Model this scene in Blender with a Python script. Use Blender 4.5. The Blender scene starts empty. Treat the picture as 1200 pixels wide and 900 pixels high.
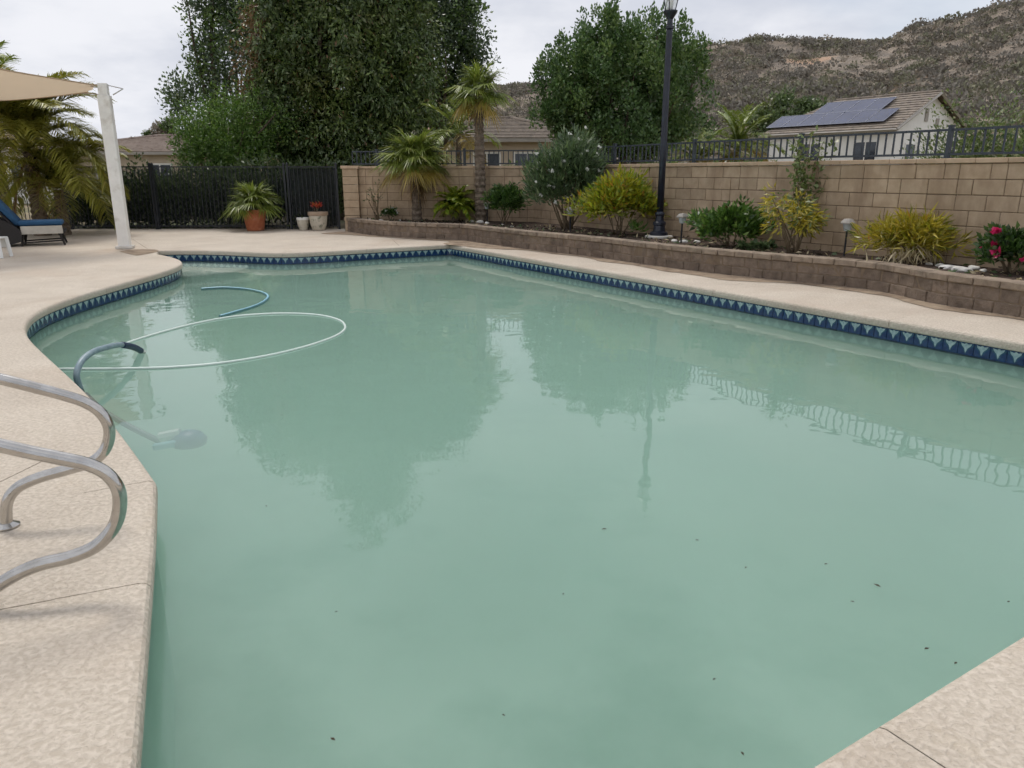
import bpy, bmesh, math, random
import numpy as np
from mathutils import Vector, Matrix
random.seed(7); rng = np.random.default_rng(7)
R = math.radians
sc = bpy.context.scene
col = sc.collection

# ---------------------------------------------------------------- camera
CAM_H, FPX = 1.5, 875.0
PITCH = math.atan((450 - 204) / FPX)
cam = bpy.data.cameras.new('camera'); cam.sensor_width = 36; cam.lens = FPX / 1200 * 36
cam.clip_start = 0.05; cam.clip_end = 3000
cam_o = bpy.data.objects.new('camera', cam); col.objects.link(cam_o)
cam_o.location = (0, 0, CAM_H); cam_o.rotation_euler = (math.pi / 2 - PITCH, 0, 0)
sc.camera = cam_o

# ---------------------------------------------------------------- sky, sun, exposure
SUN_EL, SUN_AZ = R(58), R(-25)          # azimuth from +Y towards +X
w = bpy.data.worlds.new('World'); sc.world = w; w.use_nodes = True
nt = w.node_tree; nt.nodes.clear(); N = nt.nodes; L = nt.links
wout = N.new('ShaderNodeOutputWorld'); bg = N.new('ShaderNodeBackground'); bg.inputs['Strength'].default_value = 0.1
sky = N.new('ShaderNodeTexSky'); sky.sky_type = 'NISHITA'; sky.sun_disc = False
sky.sun_elevation = SUN_EL; sky.sun_rotation = SUN_AZ; sky.dust_density = 2
tc = N.new('ShaderNodeTexCoord'); sp = N.new('ShaderNodeSeparateXYZ'); L.new(tc.outputs['Generated'], sp.inputs[0])
zz = N.new('ShaderNodeMath'); zz.operation = 'ABSOLUTE'; L.new(sp.outputs['Z'], zz.inputs[0])
za = N.new('ShaderNodeMath'); za.operation = 'ADD'; za.inputs[1].default_value = 0.28; L.new(zz.outputs[0], za.inputs[0])
dx = N.new('ShaderNodeMath'); dx.operation = 'DIVIDE'; L.new(sp.outputs['X'], dx.inputs[0]); L.new(za.outputs[0], dx.inputs[1])
dy = N.new('ShaderNodeMath'); dy.operation = 'DIVIDE'; L.new(sp.outputs['Y'], dy.inputs[0]); L.new(za.outputs[0], dy.inputs[1])
cv = N.new('ShaderNodeCombineXYZ'); L.new(dx.outputs[0], cv.inputs[0]); L.new(dy.outputs[0], cv.inputs[1])
def wnoise(scale, detail, off):
    mp = N.new('ShaderNodeMapping'); mp.inputs['Location'].default_value = off; L.new(cv.outputs[0], mp.inputs[0])
    n = N.new('ShaderNodeTexNoise'); n.inputs['Scale'].default_value = scale; n.inputs['Detail'].default_value = detail
    n.inputs['Roughness'].default_value = 0.55; L.new(mp.outputs[0], n.inputs[0]); return n
def wramp(src, a, b, ca, cb):
    r = N.new('ShaderNodeValToRGB'); r.color_ramp.elements[0].position = a; r.color_ramp.elements[1].position = b
    r.color_ramp.elements[0].color = ca; r.color_ramp.elements[1].color = cb; r.color_ramp.interpolation = 'EASE'
    L.new(src.outputs[0], r.inputs[0]); return r
tone = wramp(wnoise(1.3, 6, (3.1, 1.7, 0)), 0.36, 0.62, (5.4, 5.75, 6.35, 1), (8.3, 8.4, 8.6, 1))
tone.color_ramp.elements[0].color = (.60, .63, .71, 1); tone.color_ramp.elements[1].color = (.83, .84, .885, 1)
mul = N.new('ShaderNodeMix'); mul.data_type = 'RGBA'; mul.blend_type = 'MULTIPLY'; mul.inputs[0].default_value = 1
L.new(tone.outputs[0], mul.inputs[6]); mul.inputs[7].default_value = (9.0, 9.0, 9.0, 1)
cover = wramp(wnoise(0.9, 3, (0.4, 5.2, 0)), 0.26, 0.48, (.62, .62, .62, 1), (1, 1, 1, 1))
mx = N.new('ShaderNodeMix'); mx.data_type = 'RGBA'
L.new(cover.outputs[0], mx.inputs[0]); L.new(sky.outputs[0], mx.inputs[6]); L.new(mul.outputs[2], mx.inputs[7])
L.new(mx.outputs[2], bg.inputs[0]); L.new(bg.outputs[0], wout.inputs[0])
sun = bpy.data.lights.new('sun', 'SUN'); sun.energy = 1.5; sun.angle = R(18); sun.color = (1, .95, .88)
sun_o = bpy.data.objects.new('sun', sun); col.objects.link(sun_o); sun_o.location = (0, 0, 30)
sd = Vector((math.sin(SUN_AZ) * math.cos(SUN_EL), math.cos(SUN_AZ) * math.cos(SUN_EL), math.sin(SUN_EL)))
sun_o.rotation_euler = (-sd).to_track_quat('-Z', 'Y').to_euler()
vs = sc.view_settings; vs.view_transform = 'Standard'; vs.look = 'None'; vs.exposure = 0.25; vs.gamma = 1
vs.use_curve_mapping = False
cy = sc.cycles; cy.use_denoising = True; cy.max_bounces = 10; cy.diffuse_bounces = 3; cy.glossy_bounces = 4
cy.transmission_bounces = 4; cy.volume_bounces = 3; cy.transparent_max_bounces = 16; cy.caustics_reflective = False
cy.caustics_refractive = False; cy.sample_clamp_indirect = 6
cy.use_adaptive_sampling = True; cy.adaptive_threshold = .03; cy.adaptive_min_samples = 12

# ---------------------------------------------------------------- pixel -> place
def ray(px, py):
    u, v = (px - 600) / FPX, (450 - py) / FPX
    c, s = math.cos(PITCH), math.sin(PITCH)
    return Vector((u, c + v * s, v * c - s))
def G(px, py, z=0.0):
    d = ray(px, py); t = (z - CAM_H) / d.z; return Vector((d.x * t, d.y * t, z))
def D(px, py, Y):
    d = ray(px, py); t = Y / d.y; return Vector((d.x * t, Y, CAM_H + d.z * t))
def PL(px, py, p0, dirv):
    nrm = Vector((-dirv[1], dirv[0], 0)); d = ray(px, py); o = Vector((0, 0, CAM_H))
    t = (Vector((p0[0], p0[1], 0)) - Vector((0, 0, 0))).dot(nrm) / d.dot(nrm); return o + d * t
def lin(r, g, b):
    f = lambda c: (c / 255 / 12.92) if c / 255 <= .04045 else ((c / 255 + .055) / 1.055) ** 2.4
    return (f(r), f(g), f(b), 1)

# ---------------------------------------------------------------- materials
def new_mat(name):
    m = bpy.data.materials.new(name); m.use_nodes = True
    return m, m.node_tree.nodes, m.node_tree.links, m.node_tree.nodes['Principled BSDF']
def pm(name, c1, c2=None, scale=6, rough=.7, bump=0, bscale=40, metal=0, objrand=0, detail=5, spec=.5, c3=None, s3=1.5, r3=(.5, .7), bdist=.01, stretch=None):
    m, n, l, p = new_mat(name)
    p.inputs['Roughness'].default_value = rough; p.inputs['Metallic'].default_value = metal
    p.inputs['Specular IOR Level'].default_value = spec
    geo = n.new('ShaderNodeNewGeometry'); last = None
    def noise(s, d=detail):
        t = n.new('ShaderNodeTexNoise'); t.inputs['Scale'].default_value = s; t.inputs['Detail'].default_value = d
        t.inputs['Roughness'].default_value = .6; l.new(geo.outputs['Position'], t.inputs['Vector']); return t
    if c2:
        r = n.new('ShaderNodeValToRGB'); r.color_ramp.elements[0].position = .33; r.color_ramp.elements[1].position = .67
        r.color_ramp.elements[0].color = c1; r.color_ramp.elements[1].color = c2
        l.new(noise(scale).outputs[0], r.inputs[0]); last = r.outputs[0]
    else:
        c = n.new('ShaderNodeRGB'); c.outputs[0].default_value = c1; last = c.outputs[0]
    if c3:
        r = n.new('ShaderNodeValToRGB'); r.color_ramp.elements[0].position = r3[0]; r.color_ramp.elements[1].position = r3[1]
        r.color_ramp.elements[0].color = (0, 0, 0, 1); r.color_ramp.elements[1].color = (1, 1, 1, 1)
        n3 = noise(s3, 6)
        if stretch:
            mp_ = n.new('ShaderNodeMapping'); mp_.inputs['Scale'].default_value = stretch; l.new(geo.outputs['Position'], mp_.inputs[0]); l.new(mp_.outputs[0], n3.inputs['Vector'])
        l.new(n3.outputs[0], r.inputs[0])
        x = n.new('ShaderNodeMix'); x.data_type = 'RGBA'; l.new(r.outputs[0], x.inputs[0]); l.new(last, x.inputs[6]); x.inputs[7].default_value = c3
        last = x.outputs[2]
    if objrand:
        oi = n.new('ShaderNodeObjectInfo'); mr = n.new('ShaderNodeMapRange'); l.new(oi.outputs['Random'], mr.inputs[0])
        mr.inputs[3].default_value = 1 - objrand; mr.inputs[4].default_value = 1 + objrand
        h = n.new('ShaderNodeHueSaturation'); l.new(mr.outputs[0], h.inputs['Value']); l.new(last, h.inputs['Color']); last = h.outputs[0]
    l.new(last, p.inputs['Base Color'])
    if bump:
        b = n.new('ShaderNodeBump'); b.inputs['Strength'].default_value = bump; b.inputs['Distance'].default_value = bdist
        l.new(noise(bscale, 6).outputs[0], b.inputs['Height']); l.new(b.outputs[0], p.inputs['Normal'])
    return m
def leaf_mat(name, ca, cb, cc=None, trans=.3, rough=.38, tint_scale=.5, tint=None, tpos=(.5, .65)):
    m, n, l, p = new_mat(name)
    geo = n.new('ShaderNodeNewGeometry')
    r = n.new('ShaderNodeValToRGB'); r.color_ramp.elements[0].color = ca; r.color_ramp.elements[1].color = cb
    if cc:
        e = r.color_ramp.elements.new(.9); e.color = cb; r.color_ramp.elements[-1].color = cc
    l.new(geo.outputs['Random Per Island'], r.inputs[0]); last = r.outputs[0]
    if tint:
        t = n.new('ShaderNodeTexNoise'); t.inputs['Scale'].default_value = tint_scale; t.inputs['Detail'].default_value = 3
        l.new(geo.outputs['Position'], t.inputs['Vector'])
        rr = n.new('ShaderNodeValToRGB'); rr.color_ramp.elements[0].position = tpos[0]; rr.color_ramp.elements[1].position = tpos[1]
        l.new(t.outputs[0], rr.inputs[0])
        x = n.new('ShaderNodeMix'); x.data_type = 'RGBA'; l.new(rr.outputs[0], x.inputs[0]); l.new(last, x.inputs[6]); x.inputs[7].default_value = tint
        last = x.outputs[2]
    l.new(last, p.inputs['Base Color']); p.inputs['Roughness'].default_value = rough
    p.inputs['Specular IOR Level'].default_value = .6
    tr = n.new('ShaderNodeBsdfTranslucent'); l.new(last, tr.inputs[0])
    ms = n.new('ShaderNodeMixShader'); ms.inputs[0].default_value = trans
    l.new(p.outputs[0], ms.inputs[1]); l.new(tr.outputs[0], ms.inputs[2]); l.new(ms.outputs[0], n['Material Output'].inputs[0])
    return m
M = {}
# deck: troweled knock-down concrete
def deck_mat():
    m, n, l, p = new_mat('deck_concrete'); geo = n.new('ShaderNodeNewGeometry'); p.inputs['Roughness'].default_value = .82
    p.inputs['Specular IOR Level'].default_value = .3
    def noise(s, d, dist=0, rough=.6):
        t = n.new('ShaderNodeTexNoise'); t.inputs['Scale'].default_value = s; t.inputs['Detail'].default_value = d
        t.inputs['Distortion'].default_value = dist; t.inputs['Roughness'].default_value = rough
        l.new(geo.outputs['Position'], t.inputs['Vector']); return t
    def ramp(src, a, b, ca, cb):
        r = n.new('ShaderNodeValToRGB'); r.color_ramp.elements[0].position = a; r.color_ramp.elements[1].position = b
        r.color_ramp.elements[0].color = ca; r.color_ramp.elements[1].color = cb; l.new(src.outputs[0], r.inputs[0]); return r
    plates = ramp(noise(46, 4, .35, .55), .37, .62, (0, 0, 0, 1), (1, 1, 1, 1))
    base = ramp(noise(1.1, 5), .3, .72, lin(196, 184, 169), lin(214, 203, 188))
    low = n.new('ShaderNodeMix'); low.data_type = 'RGBA'; low.blend_type = 'MULTIPLY'; low.inputs[0].default_value = 1
    lowc = ramp(plates, 0, 1, (.79, .775, .75, 1), (1, 1, 1, 1))
    l.new(base.outputs[0], low.inputs[6]); l.new(lowc.outputs[0], low.inputs[7])
    st = ramp(noise(.55, 7, .5), .50, .72, (0, 0, 0, 1), (.75, .75, .75, 1))
    x = n.new('ShaderNodeMix'); x.data_type = 'RGBA'; l.new(st.outputs[0], x.inputs[0]); l.new(low.outputs[2], x.inputs[6]); x.inputs[7].default_value = lin(178, 160, 142)
    st2 = ramp(noise(2.7, 6, .3), .60, .80, (0, 0, 0, 1), (.5, .5, .5, 1))
    x2 = n.new('ShaderNodeMix'); x2.data_type = 'RGBA'; l.new(st2.outputs[0], x2.inputs[0]); l.new(x.outputs[2], x2.inputs[6]); x2.inputs[7].default_value = lin(190, 174, 148)
    l.new(x2.outputs[2], p.inputs['Base Color'])
    fine = noise(150, 3)
    ad = n.new('ShaderNodeMath'); ad.operation = 'MULTIPLY_ADD'; ad.inputs[1].default_value = .16
    l.new(fine.outputs[0], ad.inputs[0]); l.new(plates.outputs[0], ad.inputs[2])
    b = n.new('ShaderNodeBump'); b.inputs['Strength'].default_value = .75; b.inputs['Distance'].default_value = .0045
    l.new(ad.outputs[0], b.inputs['Height']); l.new(b.outputs[0], p.inputs['Normal']); return m
M['deck'] = deck_mat()
M['coping'] = M['deck']
M['plaster'] = pm('pool_plaster', lin(165, 190, 178), lin(190, 205, 196), 1.5, .8)
M['floor_plaster'] = pm('algae_plaster', lin(104, 134, 114), lin(222, 228, 220), .9, .85, c3=lin(84, 112, 88), s3=.45, r3=(.48, .66))
M['tile_pale'] = pm('tile_pale', lin(128, 156, 164), lin(176, 196, 196), 38, .18)
M['tile_navy'] = pm('tile_navy', lin(20, 44, 84), lin(38, 68, 112), 25, .15)
M['tile_teal'] = pm('tile_teal', lin(48, 92, 112), lin(30, 70, 98), 25, .15)
M['grout'] = pm('grout', lin(60, 78, 84), lin(90, 100, 98), 20, .9)
M['block'] = pm('wall_block', lin(166, 144, 118), lin(186, 164, 138), 5, .9, .5, 60, objrand=.10, c3=lin(146, 124, 101), s3=1.6, r3=(.50, .74), stretch=(1.6, 1.6, .45))
M['cap'] = pm('wall_cap', lin(176, 152, 126), lin(192, 168, 142), 5, .9, .4, 60, objrand=.06)
M['mortar'] = pm('mortar', lin(108, 93, 76), lin(128, 111, 92), 8, .95)
M['pblock'] = pm('planter_block', lin(104, 91, 79), lin(134, 118, 103), 7, .95, 1.0, 22, objrand=.16, c3=lin(88, 76, 66), s3=2.5, r3=(.5, .72), bdist=.02)
M['pcap'] = pm('planter_cap', lin(124, 109, 94), lin(156, 140, 122), 7, .95, .9, 25, objrand=.08, c3=lin(98, 87, 76), s3=2, r3=(.5, .7), bdist=.015)
M['soil'] = pm('soil', lin(52, 40, 32), lin(86, 68, 54), 9, .98, 1, 25, bdist=.03)
M['dirt'] = pm('sandy_dirt', lin(132, 114, 96), lin(164, 146, 124), 5, .98, 1, 40, bdist=.015, c3=lin(112, 94, 78), s3=3)
M['iron'] = pm('black_iron', lin(30, 33, 38), lin(42, 45, 50), 12, .45, spec=.4)
M['iron_grey'] = pm('grey_iron', lin(52, 58, 66), lin(64, 70, 78), 12, .5, spec=.4)
M['lamp'] = pm('lamp_paint', lin(24, 28, 40), lin(38, 44, 58), 8, .35, spec=.5)
M['steel'] = pm('brushed_steel', lin(178, 175, 170), lin(198, 196, 192), 14, .16, metal=1)
M['white'] = pm('white_paint', lin(226, 224, 218), lin(240, 238, 232), 4, .6, c3=lin(198, 192, 180), s3=3, r3=(.55, .75))
M['plastic_white'] = pm('white_plastic', lin(222, 224, 222), lin(232, 233, 230), 4, .35)
M['stucco'] = pm('stucco_white', lin(228, 226, 221), lin(236, 234, 229), 2, .9, .3, 50)
M['stucco_tan'] = pm('stucco_tan', lin(186, 170, 150), lin(198, 182, 162), 2, .9, .3, 50)
M['trim'] = pm('house_trim', lin(150, 144, 136), lin(164, 158, 150), 3, .7)
M['roof'] = pm('roof_tile', lin(126, 116, 106), lin(152, 140, 126), 3, .9, .6, 25, c3=lin(100, 92, 86), s3=4, bdist=.04)
M['roof_warm'] = pm('roof_tile_warm', lin(148, 134, 124), lin(168, 153, 141), 2, .9, .6, 25, c3=lin(120, 104, 94), s3=3, bdist=.04)
M['panel'] = pm('solar_cell', lin(44, 50, 78), lin(58, 64, 92), 1.2, .22, spec=.6)
M['alu'] = pm('panel_frame', lin(112, 116, 128), None, 1, .4, metal=.5)
M['glass_dark'] = pm('window_glass', lin(40, 46, 54), lin(70, 78, 86), 2, .08, spec=.6)
M['terracotta'] = pm('terracotta', lin(170, 96, 66), lin(190, 116, 82), 9, .85, c3=lin(196, 140, 112), s3=5, r3=(.55, .75))
M['ceramic'] = pm('glazed_ceramic', lin(186, 178, 160), lin(206, 198, 182), 8, .45, c3=lin(120, 124, 104), s3=9, r3=(.55, .64))
M['ceramic_rim'] = pm('ceramic_rim', lin(150, 128, 108), lin(170, 148, 126), 8, .6)
M['wicker'] = pm('dark_wicker', lin(24, 22, 22), lin(38, 34, 32), 40, .6, .6, 120, bdist=.005)
M['cushion'] = pm('blue_cushion', lin(36, 74, 110), lin(46, 88, 124), 6, .9, .3, 200)
M['apron'] = pm('pale_fabric', lin(176, 172, 162), lin(190, 186, 176), 6, .9)
M['bark'] = pm('bark', lin(74, 62, 52), lin(108, 94, 80), 9, .95, 1, 22, bdist=.03)
M['palm_bark'] = pm('palm_bark', lin(96, 84, 72), lin(132, 118, 102), 14, .95, 1, 20, c3=lin(70, 58, 48), s3=12, bdist=.03)
M['stem'] = pm('stem', lin(104, 90, 70), lin(132, 116, 92), 10, .9)
M['rock_white'] = pm('white_rock', lin(206, 202, 194), lin(228, 226, 220), 8, .9, .6, 20, bdist=.02)
M['hose_white'] = pm('hose_white', lin(206, 220, 212), lin(216, 228, 220), 6, .4)
M['hose_grey'] = pm('hose_grey', lin(112, 132, 142), lin(140, 158, 164), 18, .4)
M['hose_navy'] = pm('hose_navy', lin(32, 46, 72), lin(42, 58, 84), 10, .4)
M['hose_blue'] = pm('hose_blue', lin(130, 184, 204), lin(150, 198, 212), 10, .4)
M['cleaner'] = pm('cleaner_body', lin(52, 84, 128), lin(66, 100, 140), 10, .4)
M['debris'] = pm('dead_leaf', lin(44, 38, 28), lin(70, 58, 40), 20, .9)
M['concrete'] = pm('footing', lin(196, 192, 184), lin(214, 210, 202), 6, .9, .4, 30)
M['ground'] = pm('dry_ground', lin(120, 108, 84), lin(142, 128, 100), .3, .98, c3=lin(84, 92, 56), s3=.15, r3=(.48, .62))
M['flower_pink'] = leaf_mat('pink_petal', lin(196, 30, 90), lin(222, 60, 120))
M['flower_white'] = leaf_mat('white_petal', lin(226, 226, 218), lin(240, 240, 236))
M['flower_red'] = leaf_mat('red_petal', lin(170, 40, 40), lin(196, 80, 50), lin(214, 170, 60))
g = lambda *a: lin(*a)
M['leaf_dark'] = leaf_mat('leaf_dark', g(68, 88, 48), g(104, 124, 74), g(148, 156, 120), tint=g(112, 116, 58), tint_scale=.55, tpos=(.54, .74))
M['leaf_deep'] = leaf_mat('leaf_deep', g(70, 88, 66), g(104, 122, 90), g(144, 154, 124))
M['leaf_green'] = leaf_mat('leaf_green', g(74, 108, 42), g(110, 140, 60), g(140, 160, 84))
M['leaf_rust'] = leaf_mat('leaf_rust', g(102, 84, 56), g(142, 112, 76), g(140, 136, 92))
M['leaf_shoot'] = leaf_mat('leaf_shoot', g(66, 94, 50), g(98, 128, 72), g(134, 154, 104))
M['leaf_olean'] = leaf_mat('leaf_oleander', g(66, 86, 54), g(100, 122, 78), g(140, 154, 112))
M['leaf_yellow'] = leaf_mat('leaf_yellow', g(112, 122, 28), g(170, 164, 40), g(186, 122, 60), tint=g(84, 104, 36), tint_scale=2.2, tpos=(.52, .66))
M['leaf_gold'] = leaf_mat('leaf_gold', g(140, 132, 36), g(196, 178, 62), g(204, 192, 120), tint=g(104, 116, 40), tint_scale=3, tpos=(.55, .7))
M['leaf_lime'] = leaf_mat('leaf_lime', g(96, 128, 34), g(150, 160, 44), g(184, 176, 60))
M['leaf_shrub'] = leaf_mat('leaf_shrub', g(52, 80, 34), g(80, 110, 50), g(106, 132, 70))
M['leaf_bright'] = leaf_mat('leaf_bright', g(70, 104, 40), g(104, 138, 58), g(140, 166, 86))
M['leaf_hedge'] = leaf_mat('leaf_hedge', g(60, 76, 44), g(88, 106, 62), g(120, 126, 90))
M['leaf_rosebush'] = leaf_mat('leaf_rosebush', g(92, 110, 56), g(126, 142, 82), g(198, 196, 164))
M['frond'] = leaf_mat('palm_frond', g(98, 116, 44), g(142, 156, 70), g(176, 172, 98))
M['frond_old'] = leaf_mat('palm_frond_old', g(138, 124, 52), g(170, 148, 76), g(186, 158, 102))
M['frond_dry'] = leaf_mat('palm_frond_dry', g(140, 116, 80), g(170, 142, 100))
M['leaf_dark2'] = leaf_mat('leaf_dark_light', g(92, 114, 52), g(128, 146, 80), g(166, 172, 124))
M['leaf_shoot2'] = leaf_mat('leaf_shoot_light', g(84, 112, 54), g(120, 144, 80), g(152, 168, 114))
M['frond_olive'] = leaf_mat('palm_frond_olive', g(122, 128, 46), g(164, 158, 72), g(190, 176, 108))
M['strap'] = leaf_mat('dry_strap_leaf', g(176, 160, 122), g(206, 192, 156))

# ---------------------------------------------------------------- mesh helpers
class MB:
    def __init__(s): s.v = []; s.f = []; s.mi = []
    def add(s, vs, fs, mi=0):
        o = len(s.v); s.v += [tuple(v) for v in vs]; s.f += [tuple(i + o for i in f) for f in fs]; s.mi += [mi] * len(fs)
    def box(s, c, size, rz=0, mi=0, taper=1, rot=None):
        hx, hy, hz = size[0] / 2, size[1] / 2, size[2] / 2
        m = rot if rot else Matrix.Rotation(rz, 3, 'Z'); c = Vector(c)
        vs = [c + m @ Vector((x * hx * (taper if z > 0 else 1), y * hy * (taper if z > 0 else 1), z * hz)) for z in (-1, 1) for x, y in ((-1, -1), (1, -1), (1, 1), (-1, 1))]
        s.add(vs, [(3, 2, 1, 0), (4, 5, 6, 7), (0, 1, 5, 4), (1, 2, 6, 5), (2, 3, 7, 6), (3, 0, 4, 7)], mi)
    def tube(s, path, rad, seg=8, mi=0, cap=True):
        path = [Vector(p) for p in path]; n = len(path); rad = [rad] * n if not hasattr(rad, '__len__') else rad
        vs = []; fs = []; up = None
        for i, p in enumerate(path):
            t = (path[min(i + 1, n - 1)] - path[max(i - 1, 0)]).normalized()
            if up is None: up = Vector((0, 0, 1)) if abs(t.z) < .9 else Vector((1, 0, 0))
            a = t.cross(up).normalized(); b = a.cross(t).normalized(); up = b
            for k in range(seg):
                th = 2 * math.pi * k / seg; vs.append(p + (a * math.cos(th) + b * math.sin(th)) * rad[i])
        for i in range(n - 1):
            for k in range(seg):
                k2 = (k + 1) % seg; fs.append((i * seg + k, i * seg + k2, (i + 1) * seg + k2, (i + 1) * seg + k))
        if cap: fs.append(tuple(range(seg))[::-1]); fs.append(tuple(range((n - 1) * seg, n * seg)))
        s.add(vs, fs, mi)
    def lathe(s, prof, seg=16, c=(0, 0, 0), mi=0, rz=0, cap=True):
        vs = []; fs = []; n = len(prof)
        for r, z in prof:
            for k in range(seg):
                th = 2 * math.pi * k / seg + rz; vs.append((c[0] + r * math.cos(th), c[1] + r * math.sin(th), c[2] + z))
        for i in range(n - 1):
            for k in range(seg):
                k2 = (k + 1) % seg; fs.append((i * seg + k, i * seg + k2, (i + 1) * seg + k2, (i + 1) * seg + k))
        if cap: fs.append(tuple(range(seg))[::-1]); fs.append(tuple(range((n - 1) * seg, n * seg)))
        s.add(vs, fs, mi)
    def prism(s, poly, z0, z1, mi=0):
        n = len(poly); vs = [(p[0], p[1], z0) for p in poly] + [(p[0], p[1], z1) for p in poly]
        fs = [tuple(range(n))[::-1], tuple(range(n, 2 * n))] + [(i, (i + 1) % n, n + (i + 1) % n, n + i) for i in range(n)]
        s.add(vs, fs, mi)
    def mesh(s, name, mats, smooth=False, bevel=0, recalc=False):
        me = bpy.data.meshes.new(name); me.from_pydata(s.v, [], s.f)
        for m in (mats if isinstance(mats, (list, tuple)) else [mats]): me.materials.append(M[m] if isinstance(m, str) else m)
        if any(s.mi): me.polygons.foreach_set('material_index', s.mi)
        if bevel or recalc:
            bm = bmesh.new(); bm.from_mesh(me)
            if recalc: bmesh.ops.recalc_face_normals(bm, faces=bm.faces)
            if bevel: bmesh.ops.bevel(bm, geom=bm.edges[:], offset=bevel, segments=1, affect='EDGES', profile=.6)
            bm.to_mesh(me); bm.free()
        if smooth: me.polygons.foreach_set('use_smooth', [True] * len(me.polygons))
        me.update(); return me
    def build(s, name, mats, parent=None, **k): return link(name, s.mesh(name, mats, **k), parent)
def link(name, data, parent=None, loc=None, rz=0, rot=None, scale=None):
    o = bpy.data.objects.new(name, data); col.objects.link(o)
    if parent: o.parent = parent
    if loc is not None: o.location = loc
    if rz: o.rotation_euler = (0, 0, rz)
    if rot is not None: o.rotation_euler = rot
    if scale is not None: o.scale = (scale,) * 3 if not hasattr(scale, '__len__') else scale
    return o
def tag(o, label=None, cat=None, group=None, kind=None):
    for k, v in (('label', label), ('category', cat), ('group', group), ('kind', kind)):
        if v: o[k] = v
    return o
def thing(name, label, cat, loc=(0, 0, 0), rz=0, group=None):
    o = link(name, None, None, loc, rz); o.empty_display_size = .2; return tag(o, label, cat, group)
def np_mesh(name, V, F, mats, smooth=False, mi=None):
    me = bpy.data.meshes.new(name); nF, k = F.shape
    me.vertices.add(len(V)); me.vertices.foreach_set('co', V.astype(np.float32).ravel())
    me.loops.add(nF * k); me.loops.foreach_set('vertex_index', F.astype(np.int32).ravel())
    me.polygons.add(nF); me.polygons.foreach_set('loop_start', np.arange(0, nF * k, k, dtype=np.int32))
    try: me.polygons.foreach_set('loop_total', np.full(nF, k, dtype=np.int32))
    except Exception: pass
    for m in (mats if isinstance(mats, (list, tuple)) else [mats]): me.materials.append(M[m])
    if mi is not None: me.polygons.foreach_set('material_index', mi.astype(np.int32))
    if smooth: me.polygons.foreach_set('use_smooth', np.ones(nF, dtype=bool))
    me.update(calc_edges=True); me.validate(); return me
def unit(a): return a / np.maximum(np.linalg.norm(a, axis=-1, keepdims=True), 1e-9)
def leaves(P, Dv, ln, wd, fold=.15, jit=.35):
    """one diamond-shaped leaf for each point: base, side, tip, side"""
    n = len(P); Dv = unit(Dv); rnd = rng.normal(size=(n, 3)); S = unit(np.cross(Dv, rnd)); Nn = np.cross(S, Dv)
    ln = ln * (1 + jit * (rng.random((n, 1)) - .5) * 2); wd = ln * wd
    mid = P + Dv * ln * .45 + Nn * ln * fold
    V = np.stack([P, mid + S * wd * .5, P + Dv * ln, mid - S * wd * .5], 1).reshape(-1, 3)
    return V, np.arange(4 * n).reshape(n, 4)
def join_leaf(name, sets, mats, parent=None):
    Vs, Fs, mi, o = [], [], [], 0
    for k, (V, F) in enumerate(sets):
        Vs.append(V); Fs.append(F + o); mi.append(np.full(len(F), k)); o += len(V)
    return link(name, np_mesh(name, np.concatenate(Vs), np.concatenate(Fs), mats, mi=np.concatenate(mi)), parent)

# ---------------------------------------------------------------- pool outline
def L2(a, b, c, d):           # intersection of lines ab, cd in plan
    x1, y1, x2, y2, x3, y3, x4, y4 = a.x, a.y, b.x, b.y, c.x, c.y, d.x, d.y
    den = (x1 - x2) * (y3 - y4) - (y1 - y2) * (x3 - x4)
    t = ((x1 - x3) * (y3 - y4) - (y1 - y3) * (x3 - x4)) / den
    return Vector((x1 + t * (x2 - x1), y1 + t * (y2 - y1), 0))
lA, lB = G(159, 900), G(184, 590)
nA, nB = G(938, 900), G(1200, 739)
fC = G(527, 286.5); rA = G(1200, 402)
near_c = L2(lA, lB, nA, nB); right_c = L2(fC, rA, nA, nB)
ctrl = [(near_c, 1), (lA, 0), (lB, 0), (G(183, 562), 1)]
for p in [(142, 505), (102, 458), (72, 431), (50, 411), (35, 397.5), (27.5, 387), (30, 376), (38, 368), (54, 359), (90, 346.5), (140, 332.5), (180, 321.5), (206, 313.5), (216.5, 308), (213, 304.5), (200, 300)]:
    ctrl.append((G(*p), 0))
ctrl += [(G(184, 297.5), 1), (G(186, 293.6), 1), (G(222, 292.8), 0), (G(270, 294), 0), (G(305, 296), 0), (G(330, 297), 0), (G(380, 294.6), 0), (G(450, 290.6), 0), (fC, 1), (rA, 0), (right_c, 1)]
def resample(ctrl, step):
    out = []
    n = len(ctrl)
    for i in range(n):
        a, s = ctrl[i]; b, _ = ctrl[(i + 1) % n]; k = max(1, int((b - a).length / step))
        for j in range(k): out.append([a.lerp(b, j / k), s if j == 0 else 0])
    return out
ol = resample(ctrl, .12)
for it in range(14):
    new = []
    for i, (p, s) in enumerate(ol):
        new.append([p if s else (ol[i - 1][0] + p * 2 + ol[(i + 1) % len(ol)][0]) / 4, s])
    ol = new
OUT = [p.copy() for p, s in ol]
area = sum(OUT[i].x * OUT[(i + 1) % len(OUT)].y - OUT[(i + 1) % len(OUT)].x * OUT[i].y for i in range(len(OUT)))
if area < 0: OUT.reverse()
NO = len(OUT)
NRM = []
for i in range(NO):
    e1 = (OUT[i] - OUT[i - 1]).normalized(); e2 = (OUT[(i + 1) % NO] - OUT[i]).normalized()
    n1 = Vector((e1.y, -e1.x, 0)); n2 = Vector((e2.y, -e2.x, 0)); b = (n1 + n2).normalized()
    NRM.append(b / max(.5, b.dot(n1)))
def off(d): return [OUT[i] + NRM[i] * d for i in range(NO)]
WATER_Z = -.22
ARC = [0]
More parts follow.
